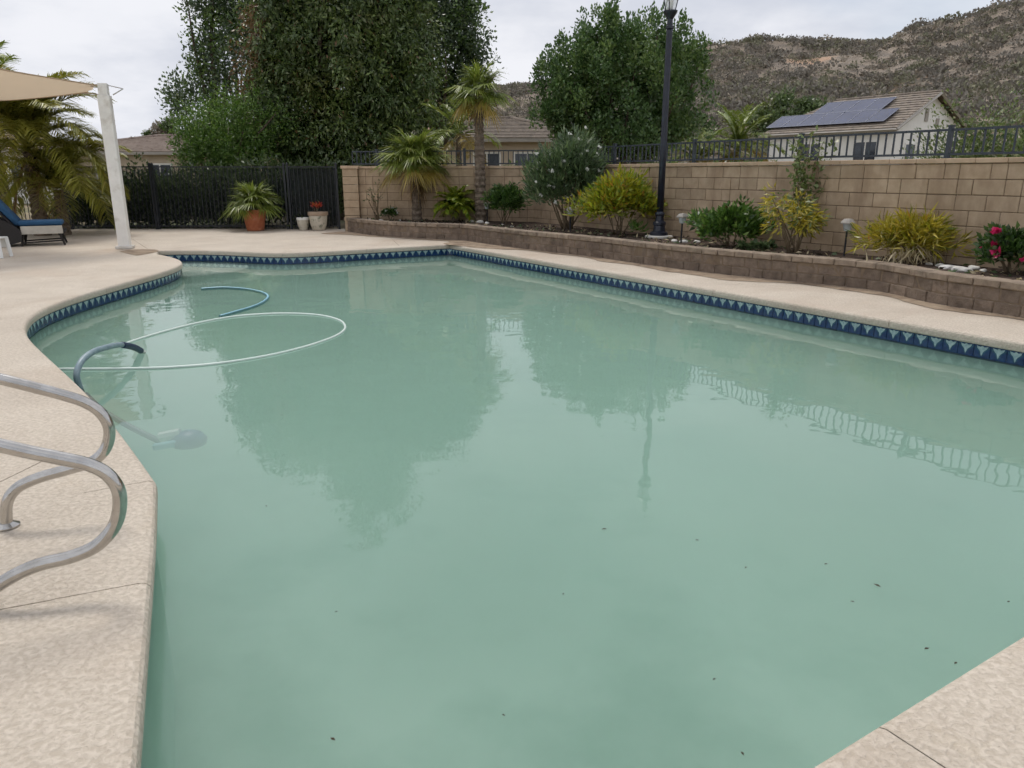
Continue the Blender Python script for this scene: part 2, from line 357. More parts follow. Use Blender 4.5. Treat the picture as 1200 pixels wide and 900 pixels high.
for i in range(NO): ARC.append(ARC[-1] + (OUT[(i + 1) % NO] - OUT[i]).length)
def near_idx(p): return min(range(NO), key=lambda i: (OUT[i] - p).length)

# ---------------------------------------------------------------- garden wall line (plan)
def eye(px, Y): return Vector(((px - 600) / FPX * Y * math.cos(PITCH), Y, 0))
W0, W1, W2 = eye(403, 20.6), eye(628, 19.4), eye(1200, 9.6)
W3 = W2 + (W2 - W1).normalized() * 3.0
WALL_TOP = 1.70

# ---------------------------------------------------------------- ground, deck
rim = [Vector((-24, -6, 0)), Vector((W3.x + .2, -6, 0)), W3 + Vector((.15, .15, 0)), W1 + Vector((.1, .2, 0)), W0 + Vector((-.1, .2, 0)), Vector((W0.x - .2, 21.75, 0)), Vector((-24, 21.75, 0))]
def sheet_with_hole(outer, hole, z):
    bm = bmesh.new(); es = []
    for loop in (outer, hole):
        if not loop: continue
        vs = [bm.verts.new((p[0], p[1], z)) for p in loop]
        es += [bm.edges.new((vs[i], vs[(i + 1) % len(vs)])) for i in range(len(vs))]
    bmesh.ops.triangle_fill(bm, use_beauty=True, use_dissolve=False, edges=es, normal=(0, 0, 1))
    for f in bm.faces:
        if f.normal.z < 0: f.normal_flip()
    return bm
big = [(-900, -300), (900, -300), (900, 900), (-900, 900)]
bm = sheet_with_hole(big, rim, -.03); me = bpy.data.meshes.new('ground'); bm.to_mesh(me); bm.free(); me.materials.append(M['ground'])
tag(link('ground', me), kind='structure')

deck = link('deck', None); tag(deck, kind='structure')
base_bm = sheet_with_hole(rim, off(.319), -.0015)
jA0, jA1 = G(0, 722), G(176, 685)
ldir = (G(184, 590) - G(159, 900)).normalized()
pool_dir = (rA - fC).normalized(); pool_perp = Vector((-pool_dir.y, pool_dir.x, 0))
def joint_at(px, py):
    i_ = near_idx(G(px, py)); return OUT[i_] + NRM[i_] * .32, NRM[i_]
cuts = [joint_at(176, 685), (G(9, 560), Vector((.15, 1, 0))), joint_at(54, 359), joint_at(1015, 853), (G(200, 281), Vector((1, .02, 0))), (G(470, 290), G(470, 290) - G(455, 276))]
pieces = [base_bm]
for p, d in cuts:
    nn = Vector((-d.y, d.x, 0)).normalized(); out = []
    for b in pieces:
        for sgn in (1, -1):
            c = b.copy()
            bmesh.ops.bisect_plane(c, geom=c.verts[:] + c.edges[:] + c.faces[:], plane_co=Vector(p) + nn * sgn * .004, plane_no=nn * sgn, clear_inner=True)
            if len(c.faces): out.append(c)
        b.free()
    pieces = out
for b in pieces:
    r = bmesh.ops.extrude_face_region(b, geom=b.faces[:])
    for v in r['geom']:
        if isinstance(v, bmesh.types.BMVert): v.co.z = -.09
    bmesh.ops.recalc_face_normals(b, faces=b.faces)
    me = bpy.data.meshes.new('slab'); b.to_mesh(me); b.free(); me.materials.append(M['deck']); link('slab', me, deck)
bm = sheet_with_hole(rim, off(.2), -.05); me = bpy.data.meshes.new('sub_base'); bm.to_mesh(me); bm.free(); me.materials.append(M['mortar']); link('sub_base', me, deck)

# ---------------------------------------------------------------- pool: coping sections, tiles, basin
pool = link('swimming_pool', None); tag(pool, 'large in-ground swimming pool with concrete coping and blue waterline tiles', 'pool')
prof = [(.05, -.095), (.012, -.092), (.002, -.082), (0, -.045), (.004, -.022), (.014, -.008), (.034, 0), (.32, 0), (.32, -.095)]
joints = [near_idx(G(*q)) for q in ((176, 685), (183, 562), (54, 359), (1050, 374), (1015, 853), (120, 337.5), (330, 297), (430, 291.5), (640, 308), (840, 339))] + [near_idx(right_c), near_idx(fC), near_idx(G(186, 295))]
joints = sorted(set(joints))
for a, b in zip(joints, joints[1:] + [joints[0] + NO]):
    idx = list(range(a, b + 1)); rows = []
    for k, i in enumerate(idx):
        p, n_ = OUT[i % NO].copy(), NRM[i % NO]
        if k in (0, len(idx) - 1):
            q = OUT[(i + (1 if k == 0 else -1)) % NO]; p = p + (q - p).normalized() * .003
        rows.append([(p.x + n_.x * o, p.y + n_.y * o, z) for o, z in prof])
    mb = MB(); k = len(prof); vs = [v for r in rows for v in r]
    fs = [(i * k + j, i * k + (j + 1) % k, (i + 1) * k + (j + 1) % k, (i + 1) * k + j) for i in range(len(rows) - 1) for j in range(k)]
    fs += [tuple(range(k)), tuple(range((len(rows) - 1) * k, len(rows) * k))[::-1]]
    mb.add(vs, fs); mb.build('coping_section', 'coping', pool, recalc=True)
# waterline tiles
tw, th = .152, .135
mb = MB(); x0, x1, zt, zb = -tw / 2 + .002, tw / 2 - .002, 0, -th
mb.box((0, .004, -th / 2), (tw - .004, .006, th), mi=1)
y = -.0012
def tri(pts, mi, yy=y): mb.add([(px_ * tw, yy, -pz * th) for px_, pz in pts], [tuple(range(len(pts)))], mi)
tri([(-.46, .97), (-.46, .30), (-.2, .62), (0, .97)], 1); tri([(.46, .97), (0, .97), (.2, .62), (.46, .30)], 1)
tri([(-.36, .12), (-.12, .2), (0, .1), (.12, .2), (.36, .12), (.30, .3), (.10, .52), (0, .86), (-.10, .52), (-.30, .3)], 0, y - .0006)
tri([(-.46, .28), (-.46, .14), (-.15, .44), (-.04, .72), (-.02, .95), (-.18, .58)], 2); tri([(.46, .28), (.18, .58), (.02, .95), (.04, .72), (.15, .44), (.46, .14)], 2)
tile_me = mb.mesh('tile', ['tile_pale', 'tile_navy', 'tile_teal'])
wall_l = off(.036)
acc = [0]
for i in range(NO): acc.append(acc[-1] + (wall_l[(i + 1) % NO] - wall_l[i]).length)
def wall_at(s):
    s %= acc[-1]; i = min(int(np.searchsorted(acc, s, 'right')) - 1, NO - 1)
    return wall_l[i].lerp(wall_l[(i + 1) % NO], (s - acc[i]) / max(1e-6, acc[i + 1] - acc[i]))
s_pos, ntile = 0, 0
band = MB()
far_s = [acc[near_idx(right_c)], acc[near_idx(near_c)]]
while s_pos < acc[-1] - .1:
    a, b = wall_at(s_pos), wall_at(s_pos + tw); c = (a + b) / 2; d = (b - a).normalized()
    n_out = Vector((d.y, -d.x, 0)); ang = math.atan2(d.y, d.x)
    # front of the tile mesh faces -Y, i.e. into the pool
    hidden = n_out.dot(Vector((c.x, c.y, 0))) < 0
    if not hidden or ntile < 0:
        link('tile', tile_me, pool, (c.x, c.y, -.088), ang + math.pi); ntile += 1
    else:
        for (pts, mi, yy) in (([(-.49, 0), (.49, 0), (.49, 1), (-.49, 1)], 0, .012), ([(-.46, .97), (-.46, .2), (0, .97)], 1, .014), ([(.46, .97), (0, .97), (.46, .2)], 1, .014)):
            band.add([(c.x + d.x * q * tw - n_out.x * yy, c.y + d.y * q * tw - n_out.y * yy, -.088 - z * th) for q, z in pts], [tuple(range(len(pts)))], mi)
    s_pos += tw
tag(band.build('waterline_band', ['tile_pale', 'tile_navy'], pool), kind='stuff')
print('tiles', ntile)
# basin shell
mb = MB(); wl = off(.045); lv = [-.03, -.24, -1.15]
vs = [(p.x, p.y, z) for z in lv for p in wl]
fs = [(j * NO + i, j * NO + (i + 1) % NO, (j + 1) * NO + (i + 1) % NO, (j + 1) * NO + i) for j in range(2) for i in range(NO)]
mb.add(vs, fs); mb.mi = [0] * NO + [1] * NO; mb.build('basin_wall', ['grout', 'plaster'], pool)
bm = sheet_with_hole(wl, None, -1.15)
me = bpy.data.meshes.new('basin_floor'); bm.to_mesh(me); bm.free(); me.materials.append(M['floor_plaster']); link('basin_floor', me, pool)
# entry steps under water
cs = G(215, 300); cs = Vector((-6.35, 14.5, 0))
for r_, z_ in ((1.2, -.26), (1.6, -.40), (2.0, -.58)):
    mb = MB(); mb.lathe([(r_, -1.14), (r_, z_ - .02), (r_ - .02, z_)], 40, (cs.x, cs.y, 0)); mb.build('entry_step', 'plaster', pool)
# water: still, cloudy; clear glossy surface over a scattering body
def water_mat():
    m, n, l, p = new_mat('pool_water'); n.remove(p); out = n['Material Output']
    fr = n.new('ShaderNodeFresnel'); fr.inputs[0].default_value = 1.36
    gl = n.new('ShaderNodeBsdfGlossy'); gl.inputs['Roughness'].default_value = 0
    tr = n.new('ShaderNodeBsdfTransparent'); ms = n.new('ShaderNodeMixShader')
    geo = n.new('ShaderNodeNewGeometry')
    mp = n.new('ShaderNodeMapping'); mp.inputs['Scale'].default_value = (1, 1, 1); mp.inputs['Rotation'].default_value = (0, 0, R(20)); l.new(geo.outputs['Position'], mp.inputs[0])
    hs = []
    for s, d, k in ((1.3, 2, 1.0), (8, 1, .08)):
        t = n.new('ShaderNodeTexNoise'); t.inputs['Scale'].default_value = s; t.inputs['Detail'].default_value = d; l.new(mp.outputs[0], t.inputs[0])
        q = n.new('ShaderNodeMath'); q.operation = 'MULTIPLY'; q.inputs[1].default_value = k; l.new(t.outputs[0], q.inputs[0]); hs.append(q)
    ad = n.new('ShaderNodeMath'); l.new(hs[0].outputs[0], ad.inputs[0]); l.new(hs[1].outputs[0], ad.inputs[1])
    b = n.new('ShaderNodeBump'); b.inputs['Strength'].default_value = 1; b.inputs['Distance'].default_value = .0075
    l.new(ad.outputs[0], b.inputs['Height'])
    l.new(b.outputs[0], gl.inputs['Normal']); l.new(b.outputs[0], fr.inputs['Normal'])
    l.new(fr.outputs[0], ms.inputs[0]); l.new(tr.outputs[0], ms.inputs[1]); l.new(gl.outputs[0], ms.inputs[2]); l.new(ms.outputs[0], out.inputs['Surface'])
    vsn = n.new('ShaderNodeVolumeScatter'); vsn.inputs['Color'].default_value = (.72, .938, .856, 1); vsn.inputs['Density'].default_value = .95
    va = n.new('ShaderNodeVolumeAbsorption'); va.inputs['Color'].default_value = (.72, .938, .856, 1); va.inputs['Density'].default_value = .95
    av = n.new('ShaderNodeAddShader'); l.new(vsn.outputs[0], av.inputs[0]); l.new(va.outputs[0], av.inputs[1]); l.new(av.outputs[0], out.inputs['Volume'])
    return m
M['water'] = water_mat()
mb = MB(); wl2 = off(.09)
bm = sheet_with_hole(wl2, None, WATER_Z)
r = bmesh.ops.extrude_face_region(bm, geom=bm.faces[:])
for v in r['geom']:
    if isinstance(v, bmesh.types.BMVert): v.co.z = -1.3
bmesh.ops.recalc_face_normals(bm, faces=bm.faces)
me = bpy.data.meshes.new('water'); bm.to_mesh(me); bm.free(); me.materials.append(M['water']); tag(link('water', me), kind='structure')

# ---------------------------------------------------------------- planter wall of rough blocks
base_px = [(404, 271.5), (425, 275), (446, 277.5), (484, 280), (520, 281.5), (546, 282.5), (556, 284.5), (580, 288), (620, 293.5), (660, 298), (706, 303.5), (740, 309), (780, 314.5), (840, 322), (900, 328.5), (960, 334.5), (1010, 339.5), (1050, 347), (1088, 357), (1136, 364.5), (1200, 375), (1290, 391), (1400, 412)]
pl = [G(*p) for p in base_px]
dense = []
for a, b in zip(pl, pl[1:]):
    k = max(1, int((b - a).length / .08)); dense += [a.lerp(b, j / k) for j in range(k)]
dense.append(pl[-1])
for it in range(8): dense = [dense[0]] + [(dense[i - 1] + dense[i] * 2 + dense[i + 1]) / 4 for i in range(1, len(dense) - 1)] + [dense[-1]]
pacc = [0]
for a, b in zip(dense, dense[1:]): pacc.append(pacc[-1] + (b - a).length)
def pl_at(s):
    s = max(0, min(pacc[-1] - 1e-4, s)); i = int(np.searchsorted(pacc, s, 'right')) - 1
    return dense[i].lerp(dense[i + 1], (s - pacc[i]) / max(1e-6, pacc[i + 1] - pacc[i]))
planter = link('planter_wall', None); tag(planter, 'low curved retaining wall of rough brown split face blocks', 'planter wall')
def rough_block(L_, H_, D_, seed):
    r_ = random.Random(seed); b = bmesh.new(); bmesh.ops.create_cube(b, size=1)
    for v in b.verts: v.co = Vector((v.co.x * L_, v.co.y * D_, v.co.z * H_))
    bmesh.ops.subdivide_edges(b, edges=[e for e in b.edges if abs(e.verts[0].co.x - e.verts[1].co.x) > .5 * L_], cuts=2)
    bmesh.ops.bevel(b, geom=[e for e in b.edges if e.is_manifold and e.calc_face_angle(0) > 1], offset=.010, segments=1, affect='EDGES')
    for v in b.verts:
        if v.co.y < -D_ * .35: v.co += Vector((r_.uniform(-.004, .004), r_.uniform(-.006, .005), r_.uniform(-.003, .003)))
    me = bpy.data.meshes.new('block'); b.to_mesh(me); b.free(); return me
PB = {}
for ln in (.22, .30, .38):
    PB[ln] = []
    for k in range(3):
        m_ = rough_block(ln - .008, .142, .16, k + int(ln * 100)); m_.materials.append(M['pblock']); PB[ln].append(m_)
PC = []
for k in range(3):
    m_ = rough_block(.292, .082, .25, 90 + k); m_.materials.append(M['pcap']); PC.append(m_)
nb = 0
for c in range(2):
    s_ = .04 + .13 * c; r_ = random.Random(c)
    while s_ < pacc[-1] - .4:
        ln = r_.choice((.22, .30, .30, .38)); a, b = pl_at(s_), pl_at(s_ + ln); m_ = (a + b) / 2; d = (b - a).normalized()
        nrm = Vector((-d.y, d.x, 0)); q = m_ + nrm * (.085 + .012 * c)
        link('block', r_.choice(PB[ln]), planter, (q.x, q.y, .074 + c * .149), math.atan2(d.y, d.x)); s_ += ln; nb += 1
s_ = 0; r_ = random.Random(5)
while s_ < pacc[-1] - .35:
    a, b = pl_at(s_), pl_at(s_ + .3); m_ = (a + b) / 2; d = (b - a).normalized(); nrm = Vector((-d.y, d.x, 0)); q = m_ + nrm * .115
    link('cap_block', r_.choice(PC), planter, (q.x, q.y, .34), math.atan2(d.y, d.x) + r_.uniform(-.012, .012)); s_ += .3; nb += 1
mb = MB(); rows = []
for k in range(0, len(dense), 3):
    d = (dense[min(k + 3, len(dense) - 1)] - dense[max(k - 3, 0)]).normalized(); nrm = Vector((-d.y, d.x, 0)); rows.append((dense[k] + nrm * .02, dense[k] + nrm * .17))
for (a, b), (c, d) in zip(rows, rows[1:]):
    mb.add([(a.x, a.y, 0), (c.x, c.y, 0), (c.x, c.y, .297), (a.x, a.y, .297)], [(0, 1, 2, 3)])
    mb.add([(b.x, b.y, 0), (d.x, d.y, 0), (d.x, d.y, .297), (b.x, b.y, .297)], [(3, 2, 1, 0)])
mb.build('mortar_core', 'mortar', planter)
print('planter blocks', nb)
# soil bed between planter and wall
SOIL = .335
soil_poly = [rows[0][1]] + [b for a, b in rows[1:]] + [W3 + Vector((.1, -.1, 0)), W1 + Vector((0, -.02, 0)), W0 + Vector((.2, -.02, 0))]
bm = sheet_with_hole(soil_poly, None, SOIL)
bmesh.ops.subdivide_edges(bm, edges=[e for e in bm.edges if e.calc_length() > .8], cuts=3, use_grid_fill=True)
me = bpy.data.meshes.new('soil'); bm.to_mesh(me); bm.free(); me.materials.append(M['soil']); tag(link('soil', me), kind='structure')
# sandy dirt lying on the deck at the foot of the planter
mb = MB(); rr = random.Random(3); prev = None
for k in range(2, len(dense) - 2, 2):
    d = (dense[k + 2] - dense[k - 2]).normalized(); nrm = Vector((d.y, -d.x, 0)); s_ = pacc[k]
    wdt = .10 + .10 * math.sin(s_ * 1.3 + 1) + .07 * math.sin(s_ * 4.1) + (.55 * math.exp(-((s_ - 5.6) / 1.3) ** 2)) + (.42 * math.exp(-((s_ - 12.2) / .9) ** 2)) + (.5 * math.exp(-((s_ - .3) / 1.0) ** 2)) + rr.uniform(-.03, .03)
    wdt = max(.03, wdt); cur = (dense[k] + nrm * wdt, dense[k] + nrm * wdt * .5, dense[k])
    if prev:
        for j in range(2):
            z0, z1 = ((.004, .014), (.014, .022))[j]
            mb.add([(prev[j].x, prev[j].y, z0), (cur[j].x, cur[j].y, z0), (cur[j + 1].x, cur[j + 1].y, z1), (prev[j + 1].x, prev[j + 1].y, z1)], [(0, 1, 2, 3)])
    prev = cur
tag(mb.build('dirt', 'dirt', smooth=True), kind='stuff')
mb = MB(); pts_ = [G(a, b) for a, b in ((140, 295), (150, 292.8), (166, 292.2), (182, 292.6), (187, 294.2), (180, 296.5), (170, 298.2), (160, 299.5), (152, 298))]
cc_ = sum(pts_, Vector()) / len(pts_); mb.add([(p.x, p.y, .0035) for p in pts_] + [(cc_.x, cc_.y, .012)], [(i, (i + 1) % len(pts_), len(pts_)) for i in range(len(pts_))]); tag(mb.build('dirt', 'dirt'), kind='stuff')

# ---------------------------------------------------------------- block garden wall
def wall_block(L_, H_, D_):
    b = bmesh.new(); bmesh.ops.create_cube(b, size=1)
    for v in b.verts: v.co = Vector((v.co.x * L_, v.co.y * D_, v.co.z * H_))
    bmesh.ops.bevel(b, geom=b.edges[:], offset=.006, segments=1, affect='EDGES')
    me = bpy.data.meshes.new('block'); b.to_mesh(me); b.free(); return me
WB = {l_: wall_block(l_ - .009, .191, .16) for l_ in (.2, .4)}
for m_ in WB.values(): m_.materials.append(M['block'])
WC = wall_block(.394, .062, .22); WC.materials.append(M['cap'])
CH = .2; TOPC = WALL_TOP - .066
def block_wall(name, A, B, label, z_lo, seed):
    root = link(name, None); tag(root, label, 'wall')
    d = (B - A); ln = d.length; d.normalize(); ang = math.atan2(d.y, d.x); r_ = random.Random(seed)
    nc = int((TOPC - z_lo) / CH) + 1; cnt = 0
    for c in range(nc):
        z = TOPC - CH * (c + .5); s_ = -.2 if c % 2 else 0
        while s_ < ln - .02:
            l_ = .2 if (r_.random() < .16 or s_ + .4 > ln + .05) else .4
            e = min(s_ + l_, ln + .0); st = max(s_, 0)
            if e - st > .3: m_, w_ = WB[.4], .4
            else: m_, w_ = WB[.2], .2
            q = A + d * ((st + e) / 2); o = link('block', m_, root, (q.x, q.y, z + r_.uniform(-.0015, .0015)), ang)
            o.scale.x = (e - st) / w_; o.location += Vector((-d.y, d.x, 0)) * r_.uniform(-.004, .004); s_ += l_; cnt += 1
    s_ = 0
    while s_ < ln - .01:
        e = min(s_ + .4, ln); q = A + d * ((s_ + e) / 2); o = link('cap_block', WC, root, (q.x, q.y, TOPC + .035), ang); o.scale.x = (e - s_) / .4; s_ += .4
    mb = MB(); q = (A + B) / 2; mb.box((q.x, q.y, (TOPC + 0) / 2), (ln, .138, TOPC - .002), ang); mb.build('mortar_core', 'mortar', root)
    print(name, cnt); return root
block_wall('garden_wall', W0 + Vector((.42, 0, 0)), W1, 'tan concrete block wall behind the small fan palms, ending at a pillar', .2, 1)
block_wall('garden_wall', W1, W3, 'long tan concrete block wall behind the lamp post and yellow shrubs', .25, 2)
root = link('wall_pillar', None); tag(root, 'square tan block pillar at the gate end of the wall', 'pillar')
PBm = wall_block(.40, .191, .40); PBm.materials.append(M['block'])
for c in range(9): link('block', PBm, root, (W0.x + .2, W0.y, TOPC - CH * (c + .5)), .005 * (c % 2))
pc = wall_block(.47, .075, .47); pc.materials.append(M['cap']); link('cap_block', pc, root, (W0.x + .2, W0.y, TOPC + .039))

# ---------------------------------------------------------------- iron railing on the wall
def railing(A, B, label, h=.36, spacing=.125, z0=WALL_TOP + .006, post_every=2.4, mat='iron_grey', gap=.05, group=None):
    root = link('wall_railing', None); tag(root, label, 'railing', group)
    d = B - A; ln = d.length; d.normalize(); ang = math.atan2(d.y, d.x)
    for nm, z in (('bottom_rail', gap), ('top_rail', h)):
        mb = MB(); mb.box((0, 0, 0), (ln, .032, .03)); q = (A + B) / 2; mb.build(nm, mat, root); o = root.children[-1]; o.location = (q.x, q.y, z0 + z); o.rotation_euler = (0, 0, ang)
    mb = MB(); mb.box((0, 0, 0), (.020, .020, h - gap - .031)); bme = mb.mesh('baluster', mat)
    mb = MB(); mb.box((0, 0, (h + .04) / 2), (.055, .055, h + .04)); mb.box((0, 0, h + .05), (.07, .07, .02)); mb.box((0, 0, .006), (.1, .1, .012)); pme = mb.mesh('post', mat)
    n = int(ln / spacing); ps = [k * post_every + .7 for k in range(int(ln / post_every) + 1) if k * post_every + .7 < ln]
    for k in range(n + 1):
        s_ = k * spacing
        if any(abs(s_ - p) < .05 for p in ps): continue
        q = A + d * s_; link('baluster', bme, root, (q.x, q.y, z0 + (h + gap) / 2), ang)
    for p in ps: q = A + d * p; link('post', pme, root, (q.x, q.y, z0), ang)
railing(W0 + Vector((.25, .0, 0)), W1, 'black iron railing on the wall behind the fan palms')
railing(W1 + (W2 - W1).normalized() * .06, W3, 'grey iron railing along the long wall in front of the solar panel house')

# ---------------------------------------------------------------- pool fence and gate
FY = 21.5
def fence_run(x0, x1, label, screen=False, h=1.69, name='iron_fence', spacing=.112, cat='fence'):
    root = link(name, None); tag(root, label, cat)
    mb = MB(); mb.box((0, 0, 0), (.016, .016, h - .06)); pk = mb.mesh('picket', 'iron')
    for nm, z in (('top_rail', h), ('bottom_rail', .09)):
        mb = MB(); mb.box(((x0 + x1) / 2, FY, z), (x1 - x0, .03, .035)); mb.build(nm, 'iron', root)
    k = x0 + .06
    while k < x1 - .03: link('picket', pk, root, (k, FY - .0, h / 2)); k += spacing
    mb = MB(); mb.box((0, 0, (h + .07) / 2), (.055, .055, h + .07)); mb.lathe([(.045, h + .07), (.03, h + .10), (.0, h + .125)], 4, rz=R(45)); pm_ = mb.mesh('post', 'iron')
    for x in (x0, x1): link('post', pm_, root, (x, FY, 0))
    if screen:
        mb = MB(); mb.box(((x0 + x1) / 2, FY + .03, h / 2 + .02), (x1 - x0 - .06, .004, h - .12)); mb.build('mesh_screen', screen, root)
def screen_mat(k):
    m, n, l, p = new_mat('screen_mesh'); p.inputs['Base Color'].default_value = lin(26, 32, 30); p.inputs['Roughness'].default_value = .8
    tr = n.new('ShaderNodeBsdfTransparent'); ms = n.new('ShaderNodeMixShader'); ms.inputs[0].default_value = k
    l.new(tr.outputs[0], ms.inputs[1]); l.new(p.outputs[0], ms.inputs[2]); l.new(ms.outputs[0], n['Material Output'].inputs[0]); return m
M['screen'] = screen_mat(.62); M['thin_screen'] = screen_mat(.22)
fx = lambda px: eye(px, FY).x
fence_run(fx(-90), fx(72), 'open black iron fence behind the lounge chair and bushy palm')
fence_run(fx(75), fx(176), 'black iron fence panel with dark screen behind the white shade post', 'thin_screen')
fence_run(fx(179), fx(333), 'black iron fence panel behind the terracotta potted palm', 'thin_screen')
fence_run(fx(337), fx(394), 'black iron gate with dark screen between potted plants and block pillar', 'screen', name='iron_gate', cat='gate')

# ---------------------------------------------------------------- lamp post
LP = G(772, 277, SOIL + .02)
lamp = thing('lamp_post', 'tall dark blue lamp post with glass lantern in the planter', 'lamp post', (LP.x, LP.y, SOIL))
mb = MB(); mb.lathe([(.17, 0), (.17, .05), (.12, .08), (.105, .18), (.125, .2), (.125, .24), (.085, .27), (.078, .36), (.092, .38), (.092, .41), (.066, .44)], 16); mb.build('base', 'lamp', lamp, smooth=False)
mb = MB(); mb.lathe([(.066, .44), (.062, 1.6), (.056, 3.55), (.056, 3.62)], 16); mb.build('shaft', 'lamp', lamp, smooth=True)
mb = MB(); mb.lathe([(.056, 3.60), (.074, 3.61), (.074, 3.65), (.054, 3.66), (.05, 3.76), (.075, 3.80), (.12, 3.87), (.125, 3.90), (.05, 3.91)], 16); mb.build('collar', 'lamp', lamp)
LH = 3.9
for k in range(4):
    a = R(45) + k * math.pi / 2 + .3; mb = MB(); mb.tube([(.085 * math.cos(a), .085 * math.sin(a), LH), (.19 * math.cos(a), .19 * math.sin(a), LH + .46)], .009, 6); mb.build('lantern_bar', 'lamp', lamp)
mb = MB(); mb.lathe([(.08, .005), (.178, .45)], 4, (0, 0, LH), rz=R(45) + .3, cap=False)
def glass_mat():
    m, n, l, p = new_mat('lantern_glass'); p.inputs['Base Color'].default_value = (.9, .93, .92, 1); p.inputs['Roughness'].default_value = .12
    tr = n.new('ShaderNodeBsdfTransparent'); ms = n.new('ShaderNodeMixShader'); ms.inputs[0].default_value = .35
    l.new(tr.outputs[0], ms.inputs[1]); l.new(p.outputs[0], ms.inputs[2]); l.new(ms.outputs[0], n['Material Output'].inputs[0]); return m
M['glass'] = glass_mat()
mb.build('lantern_glass', 'glass', lamp)
mb = MB(); mb.lathe([(.02, 0), (.03, .12), (.045, .2), (.03, .3), (.0, .32)], 10, (0, 0, LH)); mb.build('bulb', 'plastic_white', lamp, smooth=True)
mb = MB(); mb.lathe([(.21, .455), (.215, .475), (.13, .60), (.05, .66), (.03, .70), (.045, .74), (.0, .80)], 12, (0, 0, LH)); mb.build('lantern_cap', 'lamp', lamp)
mb = MB(); mb.lathe([(.26, -.03), (.265, .025), (.24, .04), (.0, .042)], 18, (LP.x, LP.y, SOIL + .001)); tag(mb.build('lamp_footing', 'concrete'), 'round pale concrete footing under the lamp post', 'footing')
lamp.location.z += .043

# ---------------------------------------------------------------- path lights
def path_light(px, py, hgt, label, dome=False):
    p = G(px, py, SOIL); t = thing('path_light', label, 'path light', (p.x, p.y, SOIL - .03), random.uniform(0, 1), 'solar path lights in the planter'); s = hgt / .5
    mb = MB(); mb.lathe([(.0, 0), (.014, .01), (.014, .36 * s)], 8); mb.build('stake', 'iron', t)
    mb = MB(); mb.lathe([(.03, .355 * s), (.045, .36 * s), (.07, .45 * s), (.07, .455 * s)], 10); mb.build('lens', 'glass_lens', t)
    mb = MB(); mb.lathe([(.105, .452 * s), (.105, .468 * s), (.075, .50 * s), (.06, .515 * s), (.0, .52 * s)], 12 if dome else 4, rz=R(45)); c = mb.build('cap', 'trim' if dome else 'trim', t)
    return t
M['glass_lens'] = pm('lens_glass', lin(170, 176, 178), lin(190, 196, 196), 10, .2)
path_light(571, 261, .50, 'slim path light with pale cap beside the tall palm trunk')
path_light(668, 272, .52, 'path light standing in front of the white flowering oleander')
path_light(798, 285, .52, 'path light with pale square cap beside the lamp post', False)
path_light(989, 300, .55, 'path light with round silver cap near the yellow grassy shrub', True)

# ---------------------------------------------------------------- shade post and sail
PP = G(147, 291)
post = thing('shade_post', 'white square wooden post on a plinth carrying the shade sail', 'post', (PP.x, PP.y, 0), .25)
mb = MB(); mb.box((0, 0, 1.52), (.22, .22, 2.98)); mb.build('shaft', 'white', post, bevel=.01)
mb = MB(); mb.box((0, 0, .03), (.32, .32, .06)); mb.build('plinth', 'concrete', post, bevel=.01)
mb = MB(); mb.box((0, 0, 3.12), (.17, .17, .22)); mb.build('cap_block', 'white', post, bevel=.006)
for a, b in (((.08, 0, 3.2), (.36, 0, 3.14)), ((.36, 0, 3.14), (.16, 0, 3.02)), ((-.08, 0, 3.02), (-.4, 0, 3.04)), ((-.08, 0, 3.21), (-.3, 0, 3.18))):
    mb = MB(); mb.tube([a, b], .011, 6); mb.build('bracket_arm', 'steel', post)
S0 = D(106, 101, PP.y - .05); S0n = D(113, 100, PP.y - .1); S0f = D(103, 108.5, PP.y + .3); SN = D(-70, 64, 13.2); SF = D(-70, 121, 19.0); SX = D(-420, 40, 14)
rows_ = []; n_ = 14
for i in range(n_ + 1):
    u = i / n_; r2 = []
    for j in range(n_ + 1):
        v = j / n_
        a = S0n.lerp(SN, u); b = S0f.lerp(SF, u); p = a.lerp(b, v); p.z -= .10 * math.sin(math.pi * v) * u + .05 * math.sin(math.pi * u) * (1 - v * .5)
        p += Vector((0, 0, .015 * math.sin(9 * v + 5 * u)))
        r2.append(p)
    rows_.append(r2)
mb = MB(); mb.add([p for r in rows_ for p in r], [(i * (n_ + 1) + j, (i + 1) * (n_ + 1) + j, (i + 1) * (n_ + 1) + j + 1, i * (n_ + 1) + j + 1) for i in range(n_) for j in range(n_)])
M['sail'] = leaf_mat('sail_fabric', lin(200, 182, 158), lin(200, 182, 158), trans=.5, rough=.9)
sail = thing('shade_sail', 'tan fabric shade sail stretched from the white post', 'shade sail', S0)
o = mb.build('fabric', 'sail', sail, smooth=True); o.location = -S0
mb = MB(); mb.tube([rows_[i][0] for i in range(n_ + 1)], .014, 6); mb.tube([rows_[i][n_] for i in range(n_ + 1)], .014, 6); o = mb.build('hem', 'sail', sail); o.location = -S0
mb = MB(); mb.tube([S0, Vector((PP.x - .07, PP.y - .02, 3.14))], .008, 6); o = mb.build('corner_cable', 'steel', sail); o.location = -S0

